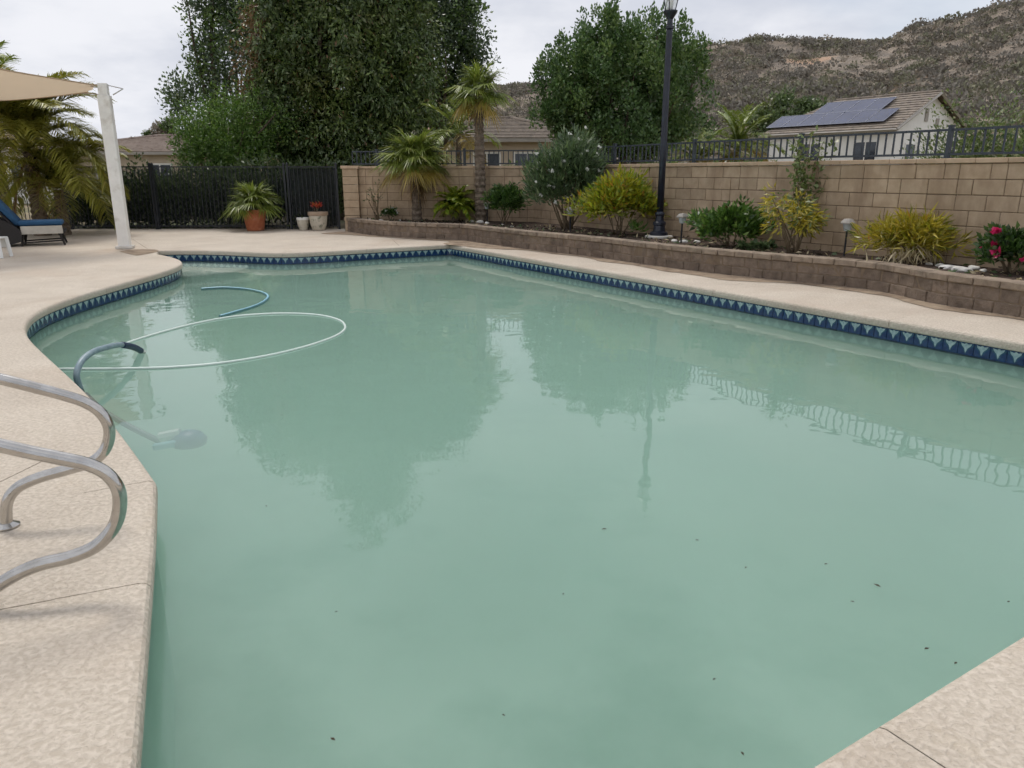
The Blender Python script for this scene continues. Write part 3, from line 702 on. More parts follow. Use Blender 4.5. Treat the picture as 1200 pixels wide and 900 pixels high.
# ---------------------------------------------------------------- lounge chair
LF = G(77, 287); lg = thing('lounge_chair', 'dark wicker lounge chair with blue cushion on the deck', 'lounge chair', (LF.x, LF.y, 0), R(27))
mb = MB(); mb.box((-.92, .36, .30), (1.9, .66, .06)); mb.box((-.92, .03, .30), (1.9, .05, .09)); mb.build('frame', 'wicker', lg, bevel=.01)
mb = MB(); mb.box((-.40, -.004, .335), (.78, .02, .17)); mb.build('side_apron', 'apron', lg, bevel=.006)
for x, yy, ln in ((-.03, .03, .06), (-.03, .68, .06), (-.80, .03, -.05), (-.80, .68, -.05), (-1.75, .03, -.05), (-1.75, .68, -.05)):
    mb = MB(); mb.tube([(x - ln, yy, .3), (x + ln * .3, yy, 0)], [.03, .022], 8); mb.build('leg', 'wicker', lg)
for yy in (.03, .68):
    mb = MB(); mb.tube([(-.06, yy, .1), (-.8, yy, .07)], .018, 6); mb.build('stretcher', 'wicker', lg)
mb = MB(); mb.box((-.42, .36, .475), (.84, .64, .11)); mb.build('seat_cushion', 'cushion', lg, bevel=.03, smooth=True)
rot = Matrix.Rotation(R(48), 3, 'Y'); q = Vector((-.80, .36, .50))
mb = MB(); mb.box(q + Vector((-.36, 0, .42)), (1.15, .64, .12), rot=Matrix.Rotation(R(54), 3, 'Y')); mb.build('back_cushion', 'cushion', lg, bevel=.03, smooth=True)
mb = MB(); mb.box(q + Vector((-.43, 0, .36)), (1.15, .66, .04), rot=Matrix.Rotation(R(54), 3, 'Y')); mb.build('backrest', 'wicker', lg, bevel=.01)
for yy in (-.02, .72):
    arm = [(-.78, .30), (-.84, .40), (-.98, .50), (-1.12, .575), (-1.3, .62), (-1.55, .63), (-1.6, .60), (-1.6, .06), (-1.0, .05), (-.8, .1)]
    mb = MB(); n2 = len(arm); vs = [(x, yy - .03, z) for x, z in arm] + [(x, yy + .03, z) for x, z in arm]
    mb.add(vs, [tuple(range(n2)), tuple(range(n2, 2 * n2))[::-1]] + [(i, n2 + i, n2 + (i + 1) % n2, (i + 1) % n2) for i in range(n2)]); mb.build('armrest', 'wicker', lg, recalc=True)
# white plastic stool partly in view
SP = G(2, 302); st = thing('plastic_stool', 'small white plastic stool beside the lounge chair', 'stool', (SP.x - .12, SP.y + .05, 0), .1)
mb = MB(); mb.box((0, 0, .36), (.34, .34, .03)); mb.build('seat', 'plastic_white', st, bevel=.01)
for x, yy in ((-1, -1), (1, -1), (1, 1), (-1, 1)):
    mb = MB(); mb.tube([(x * .14, yy * .14, .35), (x * .17, yy * .17, 0)], [.045, .035], 4); mb.build('leg', 'plastic_white', st)
for yy in (-1, 1):
    mb = MB(); mb.box((0, yy * .152, .26), (.27, .012, .17)); mb.build('skirt', 'plastic_white', st)

# ---------------------------------------------------------------- hand rails
def catmull(pts, n=8):
    pts = [Vector(p) for p in pts]; out = []
    for i in range(len(pts) - 1):
        p0, p1, p2, p3 = pts[max(i - 1, 0)], pts[i], pts[i + 1], pts[min(i + 2, len(pts) - 1)]
        for k in range(n):
            t = k / n; out.append(.5 * ((2 * p1) + (p2 - p0) * t + (2 * p0 - 5 * p1 + 4 * p2 - p3) * t * t + (3 * p1 - p0 - 3 * p2 + p3) * t ** 3))
    return out + [pts[-1]]
F1 = G(7, 617); rdir = Vector((.955, .297, 0)).normalized()
far_px = [(7, 612), (8, 590), (20, 572), (45, 560), (80, 550), (108, 541), (124, 525), (128, 503), (118, 484), (98, 471), (70, 462), (40, 454), (0, 444)]
near_px = [(-46, 745), (-44, 725), (-25, 703), (10, 678), (45, 662), (85, 652), (115, 638), (136, 612), (140, 580), (128, 558), (105, 545), (70, 537), (35, 530), (0, 522)]
F2 = F1 + Vector((.42, -.63, 0))
rails_tip = 0
for pxs, Fp, lab in ((far_px, F1, 'stainless steel looped hand rail on the deck, mounted farther along the pool edge'), (near_px, F2, 'stainless steel looped hand rail on the deck, with its flange close to the deck joint')):
    pts = [PL(a, b, Fp, rdir) for a, b in pxs]
    e = pts[-1]; dd = (pts[-1] - pts[-2]).normalized()
    pts += [e + dd * .25, e + dd * .5 + Vector((0, 0, -.005)), e + dd * .68 + Vector((0, 0, -.06)), e + dd * .78 + Vector((0, 0, -.2))]
    q = pts[-1]; pts += [Vector((q.x - rdir.x * .03, q.y - rdir.y * .03, q.z * .5)), Vector((q.x - rdir.x * .03, q.y - rdir.y * .03, .0))]
    b0 = pts[0].copy(); pts[0] = Vector((b0.x, b0.y, 0)); 
    t = thing('hand_rail', lab, 'hand rail', (b0.x, b0.y, 0), 0, 'pool hand rails')
    mb = MB(); mb.tube([p - Vector((b0.x, b0.y, 0)) for p in catmull(pts, 8)], .0245, 16); mb.build('tube', 'steel', t, smooth=True)
    for p in (pts[0], pts[-1]):
        mb = MB(); mb.lathe([(.052, .0), (.052, .006), (.034, .016), (.027, .02)], 24, (p.x - b0.x, p.y - b0.y, .001)); mb.build('flange', 'steel', t)

# ---------------------------------------------------------------- cleaner and hoses
def wpt(px, py, z): return G(px, py, z)
hz = WATER_Z + .006
wp = [wpt(*p, hz) for p in ((60, 433), (78, 432.5), (105, 432.5), (150, 432), (200, 430.5), (255, 426), (310, 417.5), (355, 407), (388, 396), (402, 388), (404, 381), (396, 374.5), (375, 369.5), (345, 367.5), (310, 368), (270, 371.5), (225, 380), (180, 392), (150, 401.5))] + [wpt(141, 405, hz + .02)]
mb = MB(); mb.tube(catmull(wp, 8), .0135, 8); tag(mb.build('floating_hose', 'hose_white', smooth=True), 'thin white hose floating in a big loop on the water', 'hose')
gp = [wpt(112, 470, -.40), wpt(98, 458, -.26)] 
ap = Vector((gp[1].x, gp[1].y)); bp_ = wpt(166, 412, hz)
adir = Vector((bp_.x - gp[1].x, bp_.y - gp[1].y, 0)).normalized()
arc = [PL(a, b, gp[1], adir) for a, b in ((92, 450), (90, 437), (96, 423), (108, 413), (125, 407), (143, 404), (157, 407), (165, 411))]
mb = MB(); mb.tube((hp_ := catmull([gp[1] + Vector((0, 0, -.1))] + arc, 14)), [.0275 if k_ % 2 else .0245 for k_ in range(len(hp_))], 10); gh = thing('cleaner_hose', 'thick grey pool hose arching up out of the water at the pool edge', 'hose'); mb.build('tube', 'hose_grey', gh, smooth=True)
mb = MB(); mb.tube(catmull(arc[5:], 6), .031, 10); mb.build('dark_cuff', 'hose_navy', gh, smooth=True)
mb = MB(); mb.tube([arc[-1], arc[-1] + (arc[-1] - arc[-2]).normalized() * .07], [.018, .022], 8); mb.build('nozzle', 'plastic_white', gh)
sub = [wpt(100, 462, -.32), wpt(122, 482, -.40), wpt(150, 499, -.48), wpt(176, 512, -.54), wpt(188, 517, -.56)]
mb = MB(); mb.tube((hs_ := catmull(sub, 16)), [.025 if k_ % 2 else .021 for k_ in range(len(hs_))], 10); tag(mb.build('sunken_hose', 'hose_navy', smooth=True), 'dark blue hose under the water leading to the pool cleaner', 'hose')
bh = [wpt(a, b, WATER_Z - .019) for a, b in ((236, 339), (262, 337.5), (290, 339.5), (308, 343.5), (314, 348), (309, 354), (296, 360), (276, 366), (258, 371))]
mb = MB(); mb.tube(catmull(bh, 8), .024, 8); tag(mb.build('blue_hose', 'hose_blue', smooth=True), 'pale blue hose curving at the water surface near the steps', 'hose')
cp = wpt(206, 516, -.56); cl = thing('pool_cleaner', 'blue suction pool cleaner with pale arms under the water', 'pool cleaner', cp, R(12))
mb = MB(); mb.lathe([(.05, -.05), (.13, -.04), (.14, .0), (.10, .05), (.05, .07), (.0, .075)], 14, (.10, 0, 0)); mb.build('body', 'cleaner', cl, smooth=True)
for yy in (-.09, .07):
    mb = MB(); mb.box((-.02, yy, .0), (.26, .05, .05), .35 if yy < 0 else -.2); mb.build('arm', 'hose_blue', cl, bevel=.01)
mb = MB(); mb.tube([(-.12, .02, .03), (.04, 0, .06)], .04, 8); mb.build('neck', 'plastic_white', cl)
# leaf litter floating on the water
for k, (a, b, s) in enumerate(((708, 620, 1.3), (1028, 686, 1.5), (1086, 760, 1.1), (817, 633, .9), (968, 661, .9), (999, 705, .8), (1182, 705, .8), (837, 796, .7), (390, 866, 1), (870, 883, .8), (874, 665, .7), (660, 696, .6), (1120, 777, .9), (590, 838, .6), (394, 717, .6), (312, 593, .7))):
    p = G(a, b, WATER_Z + .003); mb = MB(); L_ = .012 * s; mb.add([(-L_, 0, 0), (0, L_ * .45, .002), (L_, 0, 0), (0, -L_ * .45, .002), (0, 0, .003)], [(0, 4, 1), (1, 4, 2), (2, 4, 3), (3, 4, 0)])
    o = mb.build('fallen_leaf', 'debris'); o.location = p; o.rotation_euler = (0, 0, random.uniform(0, 6)); tag(o, 'tiny dark dead leaf floating on the green water', 'leaf', 'dead leaves floating on the pool')

# ---------------------------------------------------------------- vegetation builders
def limb_tube(mb, a, b, r0, r1, bend=.15, seg=6):
    a, b = Vector(a), Vector(b); m_ = (a + b) / 2 + Vector((random.uniform(-1, 1), random.uniform(-1, 1), random.uniform(0, .6))) * (b - a).length * bend
    pts = [a.lerp(m_, t).lerp(m_.lerp(b, t), t) for t in (0, .25, .5, .75, 1)]
    mb.tube(pts, [r0 + (r1 - r0) * t for t in (0, .25, .5, .75, 1)], seg)
def tree(name, label, base, lobes, n_clump, clump_r, per, leaf, mats, split=None, up=.0, droop=0, trunk_r=.2, fork=1.6, elong=1.0, group=None, width=.5, shell=.55, cat='tree', light=None):
    """lobes: (centre, radii) in metres; clumps of leaves fill their volume, denser near the surface"""
    t = thing(name, label, cat, base, 0, group)
    b = np.array(base); lob = [(np.array(c) - b, np.array(r)) for c, r in lobes]; vol = np.array([np.prod(r) for c, r in lob]); vol = vol ** .6; ks = rng.choice(len(lob), n_clump, p=vol / vol.sum())
    u = unit(rng.normal(size=(n_clump, 3))); rad = shell + (1 - shell) * rng.random((n_clump, 1)) ** .7
    rad *= 1 + .10 * np.sin(u[:, :1] * 7 + ks[:, None]) + .08 * np.sin(u[:, 2:] * 11 + 2)
    C_ = np.array([lob[k][0] for k in ks]) + u * rad * np.array([lob[k][1] for k in ks])
    C_ = C_[C_[:, 2] > .25]; n_clump = len(C_)
    dirc = unit(np.stack([np.array([c - lob[k][0] for c, k in zip(C_, ks[:n_clump])])[:, 0], np.array([c - lob[k][0] for c, k in zip(C_, ks[:n_clump])])[:, 1], np.full(n_clump, up * 3 + .01)], 1))
    cr = clump_r * (.6 + .8 * rng.random((n_clump, 1)))
    P = np.repeat(C_, per, 0); Rr = np.repeat(cr, per, 0)
    w_ = unit(rng.normal(size=P.shape)) * rng.random((len(P), 1)) ** .45
    if elong != 1:
        ax = unit(np.repeat(dirc, per, 0) + np.array([0, 0, up])); al = (w_ * ax).sum(1, keepdims=True); w_ = w_ + ax * al * (elong - 1)
        tp = 1 - .45 * np.clip((w_ * ax).sum(1, keepdims=True) / elong, -.2, 1); w_ = w_ * tp + ax * (w_ * ax).sum(1, keepdims=True) * (1 - tp)
    P = P + w_ * Rr
    Dv = w_ + rng.normal(size=P.shape) * .6 + np.array([0, 0, up - droop])
    V, F = leaves(P, Dv, leaf, width)
    me_m = mats if isinstance(mats, list) else [mats]
    if split is not None:
        sel = split(P + b); mi = sel.astype(int)
    else: mi = np.zeros(len(F), int)
    if light:
        me_m = me_m + [light]; cs_ = rng.random(n_clump) < .38; mi = np.where(np.repeat(cs_, per) & (mi == 0), len(me_m) - 1, mi)
    link('crown', np_mesh('crown', V, F, me_m, mi=mi), t)
    # trunk and limbs
    zf = fork; mb = MB(); mb.tube([(0, 0, -.05), (.03, .02, zf * .5), (0, 0, zf)], [trunk_r * 1.25, trunk_r, trunk_r * .85], 10); mb.build('trunk', 'bark', t, smooth=True)
    far = C_[rng.choice(n_clump, min(16, n_clump), replace=False)]
    for q in far[:14]:
        mb = MB(); limb_tube(mb, (0, 0, zf * random.uniform(.75, 1)), q, trunk_r * .5, .02); mb.build('limb', 'bark', t, smooth=True)
    return t
def bush(name, label, base, rx, ry, h, n, leaf, mats, width=.35, nstem=8, up=.6, shell=.5, clump=None, lift=.15, droop=0, flowers=None, cat='shrub', stem_mat='stem', stem_r=.012, group=None, stem_show=.0, flat=.0):
    t = thing(name, label, cat, base, 0, group)
    ncl = max(10, n // 45); u = unit(rng.normal(size=(ncl, 3))); u[:, 2] = np.abs(u[:, 2]) * 1.0 - .25
    rad = shell + (1 - shell) * rng.random((ncl, 1)); ph = rng.random(3) * 6; rad = rad * (1 + .22 * np.sin(u[:, :1] * 4 + ph[0]) * np.cos(u[:, 2:] * 5 + ph[1]) + .16 * np.sin(u[:, 1:2] * 6 + ph[2])) * np.where(rng.random((ncl, 1)) < .1, 1.25, 1); C_ = u * rad * np.array([rx, ry, h * .55]) + np.array([0, 0, h * (.45 + lift * .3)])
    C_[:, 2] = np.clip(C_[:, 2], .06 + stem_show * h, h * 1.05)
    per = max(1, n // ncl); P = np.repeat(C_, per, 0); cl = clump or min(rx, h) * .28
    w_ = unit(rng.normal(size=P.shape)) * rng.random((len(P), 1)) ** .5; P = P + w_ * cl; P[:, 2] = np.maximum(P[:, 2], .02)
    out = P * np.array([1 / rx, 1 / ry, 0]); Dv = w_ * .7 + unit(out + 1e-6) * .5 + rng.normal(size=P.shape) * .35 + np.array([0, 0, up - droop])
    V, F = leaves(P, Dv, leaf, width); me_m = mats if isinstance(mats, list) else [mats]
    mi = (rng.random(len(F)) < .25).astype(int) * (len(me_m) > 1)
    link('foliage', np_mesh('foliage', V, F, me_m, mi=mi), t)
    for k in range(nstem):
        q = C_[rng.integers(ncl)]; mb = MB(); a = random.uniform(0, 6.28); limb_tube(mb, (math.cos(a) * rx * .12, math.sin(a) * ry * .12, -.02), q, stem_r, stem_r * .4, .1, 5); mb.build('stem', stem_mat, t, smooth=True)
    if flowers:
        fm, nf, fs, kind = flowers
        for k in range(nf):
            for tr_ in range(8):
                uu = C_[rng.integers(ncl)] * np.array([1.0, 1.0, 1.02])
                if uu[1] < .1 * ry: break
            q = uu + unit(uu - np.array([0, 0, h * .45])) * cl * .9; uu = unit(q - np.array([0, 0, h * .4])); P2 = np.repeat(q[None], 9, 0); d2 = unit(rng.normal(size=(9, 3))) + uu
            V2, F2_ = leaves(P2, d2, fs, .8); link('flower', np_mesh('flower', V2, F2_, fm), t)
    return t
def frond_mesh(kind, el, ln, droop, seed, n=26, lw=.035, leaflet=.5, mat='frond'):
    """one palm leaf along +X; feather (pinnate) or fan (palmate)"""
    r_ = np.random.default_rng(seed); V, F = [], []
    def quad(p, d, l_, wd, sag):
        d = d / np.linalg.norm(d); s_ = np.cross(d, (0, 0, 1)); s_ = s_ / max(1e-6, np.linalg.norm(s_)); s_ = s_ + r_.normal(size=3) * .25
        m_ = p + d * l_ * .5; e = p + d * l_ - np.array([0, 0, sag * l_]); k = len(V)
        V.extend([p - s_ * wd * .25, p + s_ * wd * .25, m_ + s_ * wd * .5, m_ - s_ * wd * .5, e + s_ * wd * .06, e - s_ * wd * .06]); F.extend([(k, k + 1, k + 2, k + 3), (k + 3, k + 2, k + 4, k + 5)])
    pts = []; p = np.zeros(3); a = el
    st = 18
    for i in range(st + 1):
        pts.append(p.copy()); a = el - droop * (i / st) ** 1.3; p = p + np.array([math.cos(a), 0, math.sin(a)]) * ln / st
    def rach(i0, i1, w0):
        for i in range(i0, i1):
            w_ = w0 * (1 - .8 * i / st); k = len(V); q, q2 = pts[i], pts[i + 1]
            V.extend([q + (0, w_, 0), q - (0, w_, 0), q2 - (0, w_ * .9, 0), q2 + (0, w_ * .9, 0)]); F.append((k, k + 1, k + 2, k + 3))
            k = len(V); V.extend([q + (0, 0, w_), q - (0, 0, w_), q2 - (0, 0, w_ * .9), q2 + (0, 0, w_ * .9)]); F.append((k, k + 1, k + 2, k + 3))
    if kind == 'feather':
        rach(0, st, .014)
        for i in range(n):
            t = .12 + .88 * i / n; f_ = t * st; i0 = min(st - 1, int(f_)); q = pts[i0] + (pts[i0 + 1] - pts[i0]) * (f_ - i0); tang = pts[i0 + 1] - pts[i0]; tang = tang / np.linalg.norm(tang)
            l_ = leaflet * (math.sin(math.pi * (.12 + .80 * t)) ** .7) * r_.uniform(.85, 1.1)
            for sd_ in (-1, 1):
                d = tang * (.55 + .5 * t) + np.array([0, sd_ * 1.0, 0]) + np.array([0, 0, r_.uniform(.0, .45)]); quad(q, d, l_, lw, r_.uniform(.12, .4))
    else:
        rach(0, st, .016); q = pts[-1]; tang = pts[-1] - pts[-2]; tang = tang / np.linalg.norm(tang); nrm = np.cross(tang, (0, 1, 0))
        for i in range(n):
            th_ = (i / (n - 1) - .5) * R(230); d = tang * math.cos(th_) + np.array([0, 1, 0]) * math.sin(th_) - nrm * .18 * abs(math.sin(th_))
            quad(q, d, leaflet * r_.uniform(.85, 1.08) * (.75 + .25 * math.cos(th_)), lw, r_.uniform(.12, .38))
    V = np.array(V); F = np.array(F); return np_mesh('frond', V, F, mat)
def palm(label, base, h, kind, n, ln, leaflet, trunk_r, lw=.04, old=.3, group=None, name='palm_tree', lean=(0, 0), els=None, nl=26, seed=0, scale_jit=.15, trunk=True, dry=0, arch=1, young='frond'):
    t = thing(name, label, 'palm', base, 0, group); r_ = random.Random(seed)
    if trunk:
        mb = MB(); k = max(4, int(h / .07)); path = [(lean[0] * (i / k) ** 1.5, lean[1] * (i / k) ** 1.5, h * i / k - .03) for i in range(k + 1)]
        mb.tube(path, [trunk_r * (1.15 - .35 * i / k) * (1.12 if i % 2 else .92) for i in range(k + 1)], 12); mb.build('trunk', 'palm_bark', t)
    top = (lean[0], lean[1], h)
    var = {}
    for e in (els or (82, 62, 42, 20, -5, -32)):
        for q in range(2):
            mt = young if e > 15 or old == 0 else 'frond_old'
            var[(e, q)] = frond_mesh(kind, R(e), ln, R(70 if kind == 'feather' else 40) * (.75 if e > 60 else 1) * arch, seed * 31 + (e + 90) * 7 + q, nl, lw, leaflet, mt)
    ks = list(var)
    for k in range(n):
        e = (els or (82, 62, 42, 20, -5, -32))[int((k / n) ** 1.0 * len(els or range(6)))]
        o = link('frond', var[(e, k % 2)], t, top, k * 2.39996 + r_.uniform(-.2, .2), None, 1 + r_.uniform(-scale_jit, scale_jit)); o.rotation_euler = (r_.uniform(-.12, .12), r_.uniform(-.1, .1), k * 2.39996)
    for k in range(dry):
        me_ = frond_mesh(kind, R(-62), ln * .8, R(25), 900 + k + seed, nl // 2, lw, leaflet * .7, 'frond_dry'); link('dry_frond', me_, t, (top[0], top[1], h - .08), k * 2.1 + seed)
    return t

# ---------------------------------------------------------------- planter plants
def B(px, py):
    '''a spot in the soil bed on the sight line of px: between the planter wall and the garden wall'''
    g_ = G(px, py, SOIL); a_ = ray(px, 204); a_ = Vector((a_.x, a_.y, 0)); far_ = Vector((0, 0, 0)); o_ = Vector((0, 0, 0))
    P1, P2 = (W0, W1) if px < 628 else (W1, W3)
    yw = L2(o_, a_, P1, P2).y; k_ = min(range(len(dense)), key=lambda i: abs(dense[i].x / dense[i].y - a_.x / a_.y)); yp = dense[k_].y
    y_ = max(yp + .38, min(g_.y, yw - .38)); return Vector((a_.x / a_.y * y_, y_, SOIL))
def PB_(px, py): p = B(px, py); return (p.x, p.y, SOIL)
palm('short fan palm with feathery crown rising over the wall near the pillar', PB_(487, 254), 1.38, 'fan', 40, .48, .66, .115, .03, seed=1, dry=4, els=(84, 72, 58, 42, 24, 6), nl=38)
palm('tall slender fan palm in the planter with rough trunk', PB_(563, 259), 3.0, 'fan', 26, .40, .58, .125, .03, seed=2, lean=(-.03, 0), dry=2, nl=36, els=(84, 66, 48, 30, 16, -4))
palm('thin young palm standing behind the garden wall', (D(538, 190, 21.6).x, 21.6, 0), 2.55, 'feather', 14, 1.15, .42, .085, .03, seed=3, nl=22)
# sago-like lime shrub
palm('low lime green cycad shrub between the two fan palms', PB_(533, 257), .40, 'feather', 40, .62, .22, .09, .035, seed=4, name='cycad', old=0, els=(78, 60, 44, 28, 14, 2), nl=20)
for o in [x for x in bpy.data.objects if x.parent and x.parent.name.startswith('cycad') and x.name.startswith('frond')]:
    if not o.data.materials[0].name.startswith('leaf_lime'): o.data.materials[0] = M['leaf_lime']
bush('bare_shrub', 'leafless twiggy shrub against the wall by the pillar', PB_(441, 254), .35, .3, 1.15, 60, .07, 'leaf_hedge', nstem=16, stem_r=.010, up=.8)
bush('small_plant', 'small green plant with white flowers beside the bare shrub', PB_(455, 256), .22, .18, .32, 300, .09, 'leaf_shrub', flowers=('flower_white', 6, .05, 0), nstem=4)
bush('round_shrub', 'rounded dark green shrub beside the tall palm trunk', PB_(591, 262), .46, .42, .98, 3600, .085, ['leaf_shrub', 'leaf_bright'], .4, shell=.6)
bush('oleander', 'large oleander with white flowers and bare lower stems', PB_(666, 268), .84, .62, 2.15, 6500, .17, ['leaf_olean', 'leaf_deep'], .2, nstem=16, stem_r=.022, up=.9, flowers=('flower_white', 46, .055, 0), stem_show=.08, lift=-.1)
bush('nandina', 'yellow green nandina bush beside the lamp post', PB_(727, 275), .78, .6, 1.18, 5600, .13, ['leaf_yellow', 'leaf_lime'], .28, nstem=10, up=.6, shell=.45)
bush('small_agave', 'tiny pale striped plant at the lamp post foot', PB_(750, 277), .12, .12, .22, 60, .18, 'leaf_bright', .16, nstem=0, up=.8, cat='plant')
bush('leafy_plant', 'sparse dark leafed plant next to the square path light', PB_(829, 280), .22, .18, .55, 110, .13, 'leaf_deep', .5, nstem=4, up=-.1, stem_show=.4, cat='plant')
bush('green_shrub', 'low bright green shrub under the long wall', PB_(862, 289), .50, .42, .62, 2600, .10, ['leaf_bright', 'leaf_shrub'], .42, nstem=8, flowers=('leaf_rust', 8, .05, 0))
bush('ground_cover', 'low grey green ground cover beside the bright green shrub', PB_(898, 293), .40, .2, .12, 500, .07, 'leaf_olean', .4, nstem=0, up=.3, cat='plant')
bush('wispy_shrub', 'wispy half dry shrub with yellow leaves and tall shoots', PB_(938, 296), .62, .4, .95, 800, .13, ['leaf_gold', 'leaf_rosebush'], .22, nstem=14, stem_r=.014, up=.2, droop=.3, shell=.3)
def shoots(parent_base, n, h, spread, leafn, mat, label, name):
    t = thing(name, label, 'vine', parent_base)
    for k in range(n):
        a = random.uniform(0, 6.28); top = Vector((math.cos(a) * spread * random.random(), math.sin(a) * spread * .3, h * random.uniform(.75, 1))); mb = MB(); b0 = Vector((random.uniform(-.1, .1), random.uniform(-.05, .05), .3)); limb_tube(mb, b0, top, .008, .004, .1, 5); mb.build('stem', 'stem', t)
        tt = rng.random((leafn, 1)) ** .8; P = np.array(b0) + (np.array(top) - np.array(b0)) * tt + rng.normal(size=(leafn, 3)) * .05
        V, F = leaves(P, rng.normal(size=(leafn, 3)), .075, .55); tag(link('leaf_spray', np_mesh('leaf_spray', V, F, mat), t), kind='stuff')
shoots(PB_(944, 292), 8, 1.85, .5, 90, 'leaf_rosebush', 'tall thin leafy shoots climbing past the railing', 'climbing_shoots')
bush('grassy_shrub', 'spreading golden yellow grassy shrub with dry pale base', PB_(1084, 306), .52, .40, .64, 2600, .17, ['leaf_gold', 'leaf_yellow'], .12, nstem=9, up=.25, shell=.4, droop=.0, stem_mat='bark')
t = thing('dry_straw_clump', 'pale dry straw leaves hanging below the golden shrub', 'dry plant', PB_(1082, 309))
P = rng.normal(size=(110, 3)) * np.array([.24, .08, .05]) + np.array([0, -.06, .2]); Dv = rng.normal(size=(110, 3)) * np.array([.6, .3, .2]) + np.array([0, -.2, -.75]); V, F = leaves(P, Dv, .24, .07); link('straw', np_mesh('straw', V, F, 'strap'), t)
bush('rose_bush', 'dark leafed rose bush with pink blooms', PB_(1203, 318), .40, .34, .52, 2000, .085, ['leaf_shrub', 'leaf_deep'], .5, flowers=('flower_pink', 9, .075, 0))
# white rocks and cobbles
def rock(px, py, s, label='white rock lying in the planter soil', m_='rock_white', sq=.55):
    b = bmesh.new(); bmesh.ops.create_icosphere(b, subdivisions=2, radius=s)
    sd_ = random.random() * 50
    for v in b.verts: v.co *= 1 + .22 * math.sin(v.co.x * 37 / s * .1 + sd_) * math.cos(v.co.y * 29 / s * .1 + sd_) + random.uniform(-.08, .08); v.co.z *= sq
    me_ = bpy.data.meshes.new('rock'); b.to_mesh(me_); b.free(); me_.materials.append(M[m_]); p = B(px, py)
    o = link('rock', me_, None, (p.x, p.y, SOIL + s * .2), random.uniform(0, 6)); o.scale = (1.35, .9, 1); tag(o, label, 'rock', 'white rocks in the planter soil')
for a, b_, s_, lab in ((430, 254, .07, 'small pale rock by the bare shrub'), (444, 257, .06, 'small pale rock by the bare shrub'), (467, 258, .055, 'small pale rock by the bare shrub'), (552, 260, .08, 'white rock at the foot of the tall fan palm'), (562, 261, .11, 'white rock at the foot of the tall fan palm'), (570, 262, .08, 'white rock at the foot of the tall fan palm'), (588, 264, .06, 'white rock before the rounded dark shrub'), (600, 266, .05, 'white rock before the rounded dark shrub'), (795, 283, .08, 'white rock beside the square path light'), (806, 284, .09, 'white rock beside the square path light'), (784, 279, .09, 'white rock beside the square path light'), (822, 284, .07, 'white rock beside the square path light'), (1118, 312, .07, 'white rock between golden shrub and rose bush'), (1128, 315, .10, 'white rock between golden shrub and rose bush'), (1145, 318, .12, 'white rock between golden shrub and rose bush'), (1160, 312, .08, 'white rock between golden shrub and rose bush'), (1172, 318, .06, 'white rock between golden shrub and rose bush'), (1104, 310, .06, 'white rock between golden shrub and rose bush')):
    rock(a, b_, s_ * .72, lab)
# mulch and low litter over the soil
P = []
for k in range(900):
    s_ = random.uniform(0, pacc[-1]); i = min(int(np.searchsorted(pacc, s_)), len(dense) - 2); d = (dense[i + 1] - dense[max(i - 1, 0)]).normalized(); q = dense[i] + Vector((-d.y, d.x, 0)) * random.uniform(.28, 1.6); P.append((q.x, q.y, SOIL + .01))
P = np.array(P); V, F = leaves(P, rng.normal(size=P.shape) * np.array([1, 1, .25]) + np.array([0, 0, .15]), .08, .4)
tag(link('leaf_litter', np_mesh('leaf_litter', V, F, ['debris', 'strap', 'leaf_olean'], mi=rng.integers(0, 3, len(F)))), kind='stuff')

# ---------------------------------------------------------------- pots at the fence
def pot(name, label, px, py, r, h, mat, rim_mat, prof=None, plant=None):
    p = G(px, py); t = thing(name, label, 'plant pot', (p.x, p.y + r, 0), 0)
    mb = MB(); pr = prof or [(.66, 0), (.70, .05), (.93, .80), (.95, .82)]
    mb.lathe([(r * a, h * b) for a, b in pr] + [(r * .85, h * .84), (r * .8, h * .80), (0, h * .80)], 24); mb.build('pot_body', mat, t, smooth=True)
    mb = MB(); mb.lathe([(r * .93, h * .80), (r * 1.03, h * .815), (r * 1.04, h * .98), (r * 1.0, h), (r * .9, h), (r * .88, h * .86)], 24, cap=False); mb.build('rim', rim_mat, t)
    mb = MB(); mb.lathe([(r * .87, h * .9), (0, h * .92)], 20, cap=False); mb.build('potting_soil', 'soil', t); return t
t = pot('terracotta_pot', 'large terracotta pot holding the spiky palm', 295, 271, .33, .56, 'terracotta', 'terracotta')
tp = t.location
palm('spiky green palm growing in the terracotta pot', (tp.x, tp.y, .52), .10, 'fan', 30, .40, .52, .10, .03, seed=6, els=(84, 72, 60, 46, 30, 16), nl=30, name='potted_palm')
urn = [(.62, 0), (.70, .04), (.66, .10), (.86, .35), (.97, .65), (.95, .8), (.95, .82)]
pot('ceramic_pot', 'small white glazed pot beside the patterned planter', 354, 270, .17, .34, 'ceramic', 'white', urn)
t = pot('ceramic_pot', 'patterned grey green ceramic pot with a red flowering plant', 371, 270.5, .265, .50, 'ceramic', 'ceramic_rim', [(.60, 0), (.66, .05), (.84, .35), (.93, .70), (.93, .82)])
tq = t.location
bush('potted_flower', 'small red and yellow flowering plant in the patterned pot', (tq.x - .05, tq.y, .44), .12, .1, .34, 40, .10, 'flower_red', .4, nstem=4, up=.8, cat='plant')

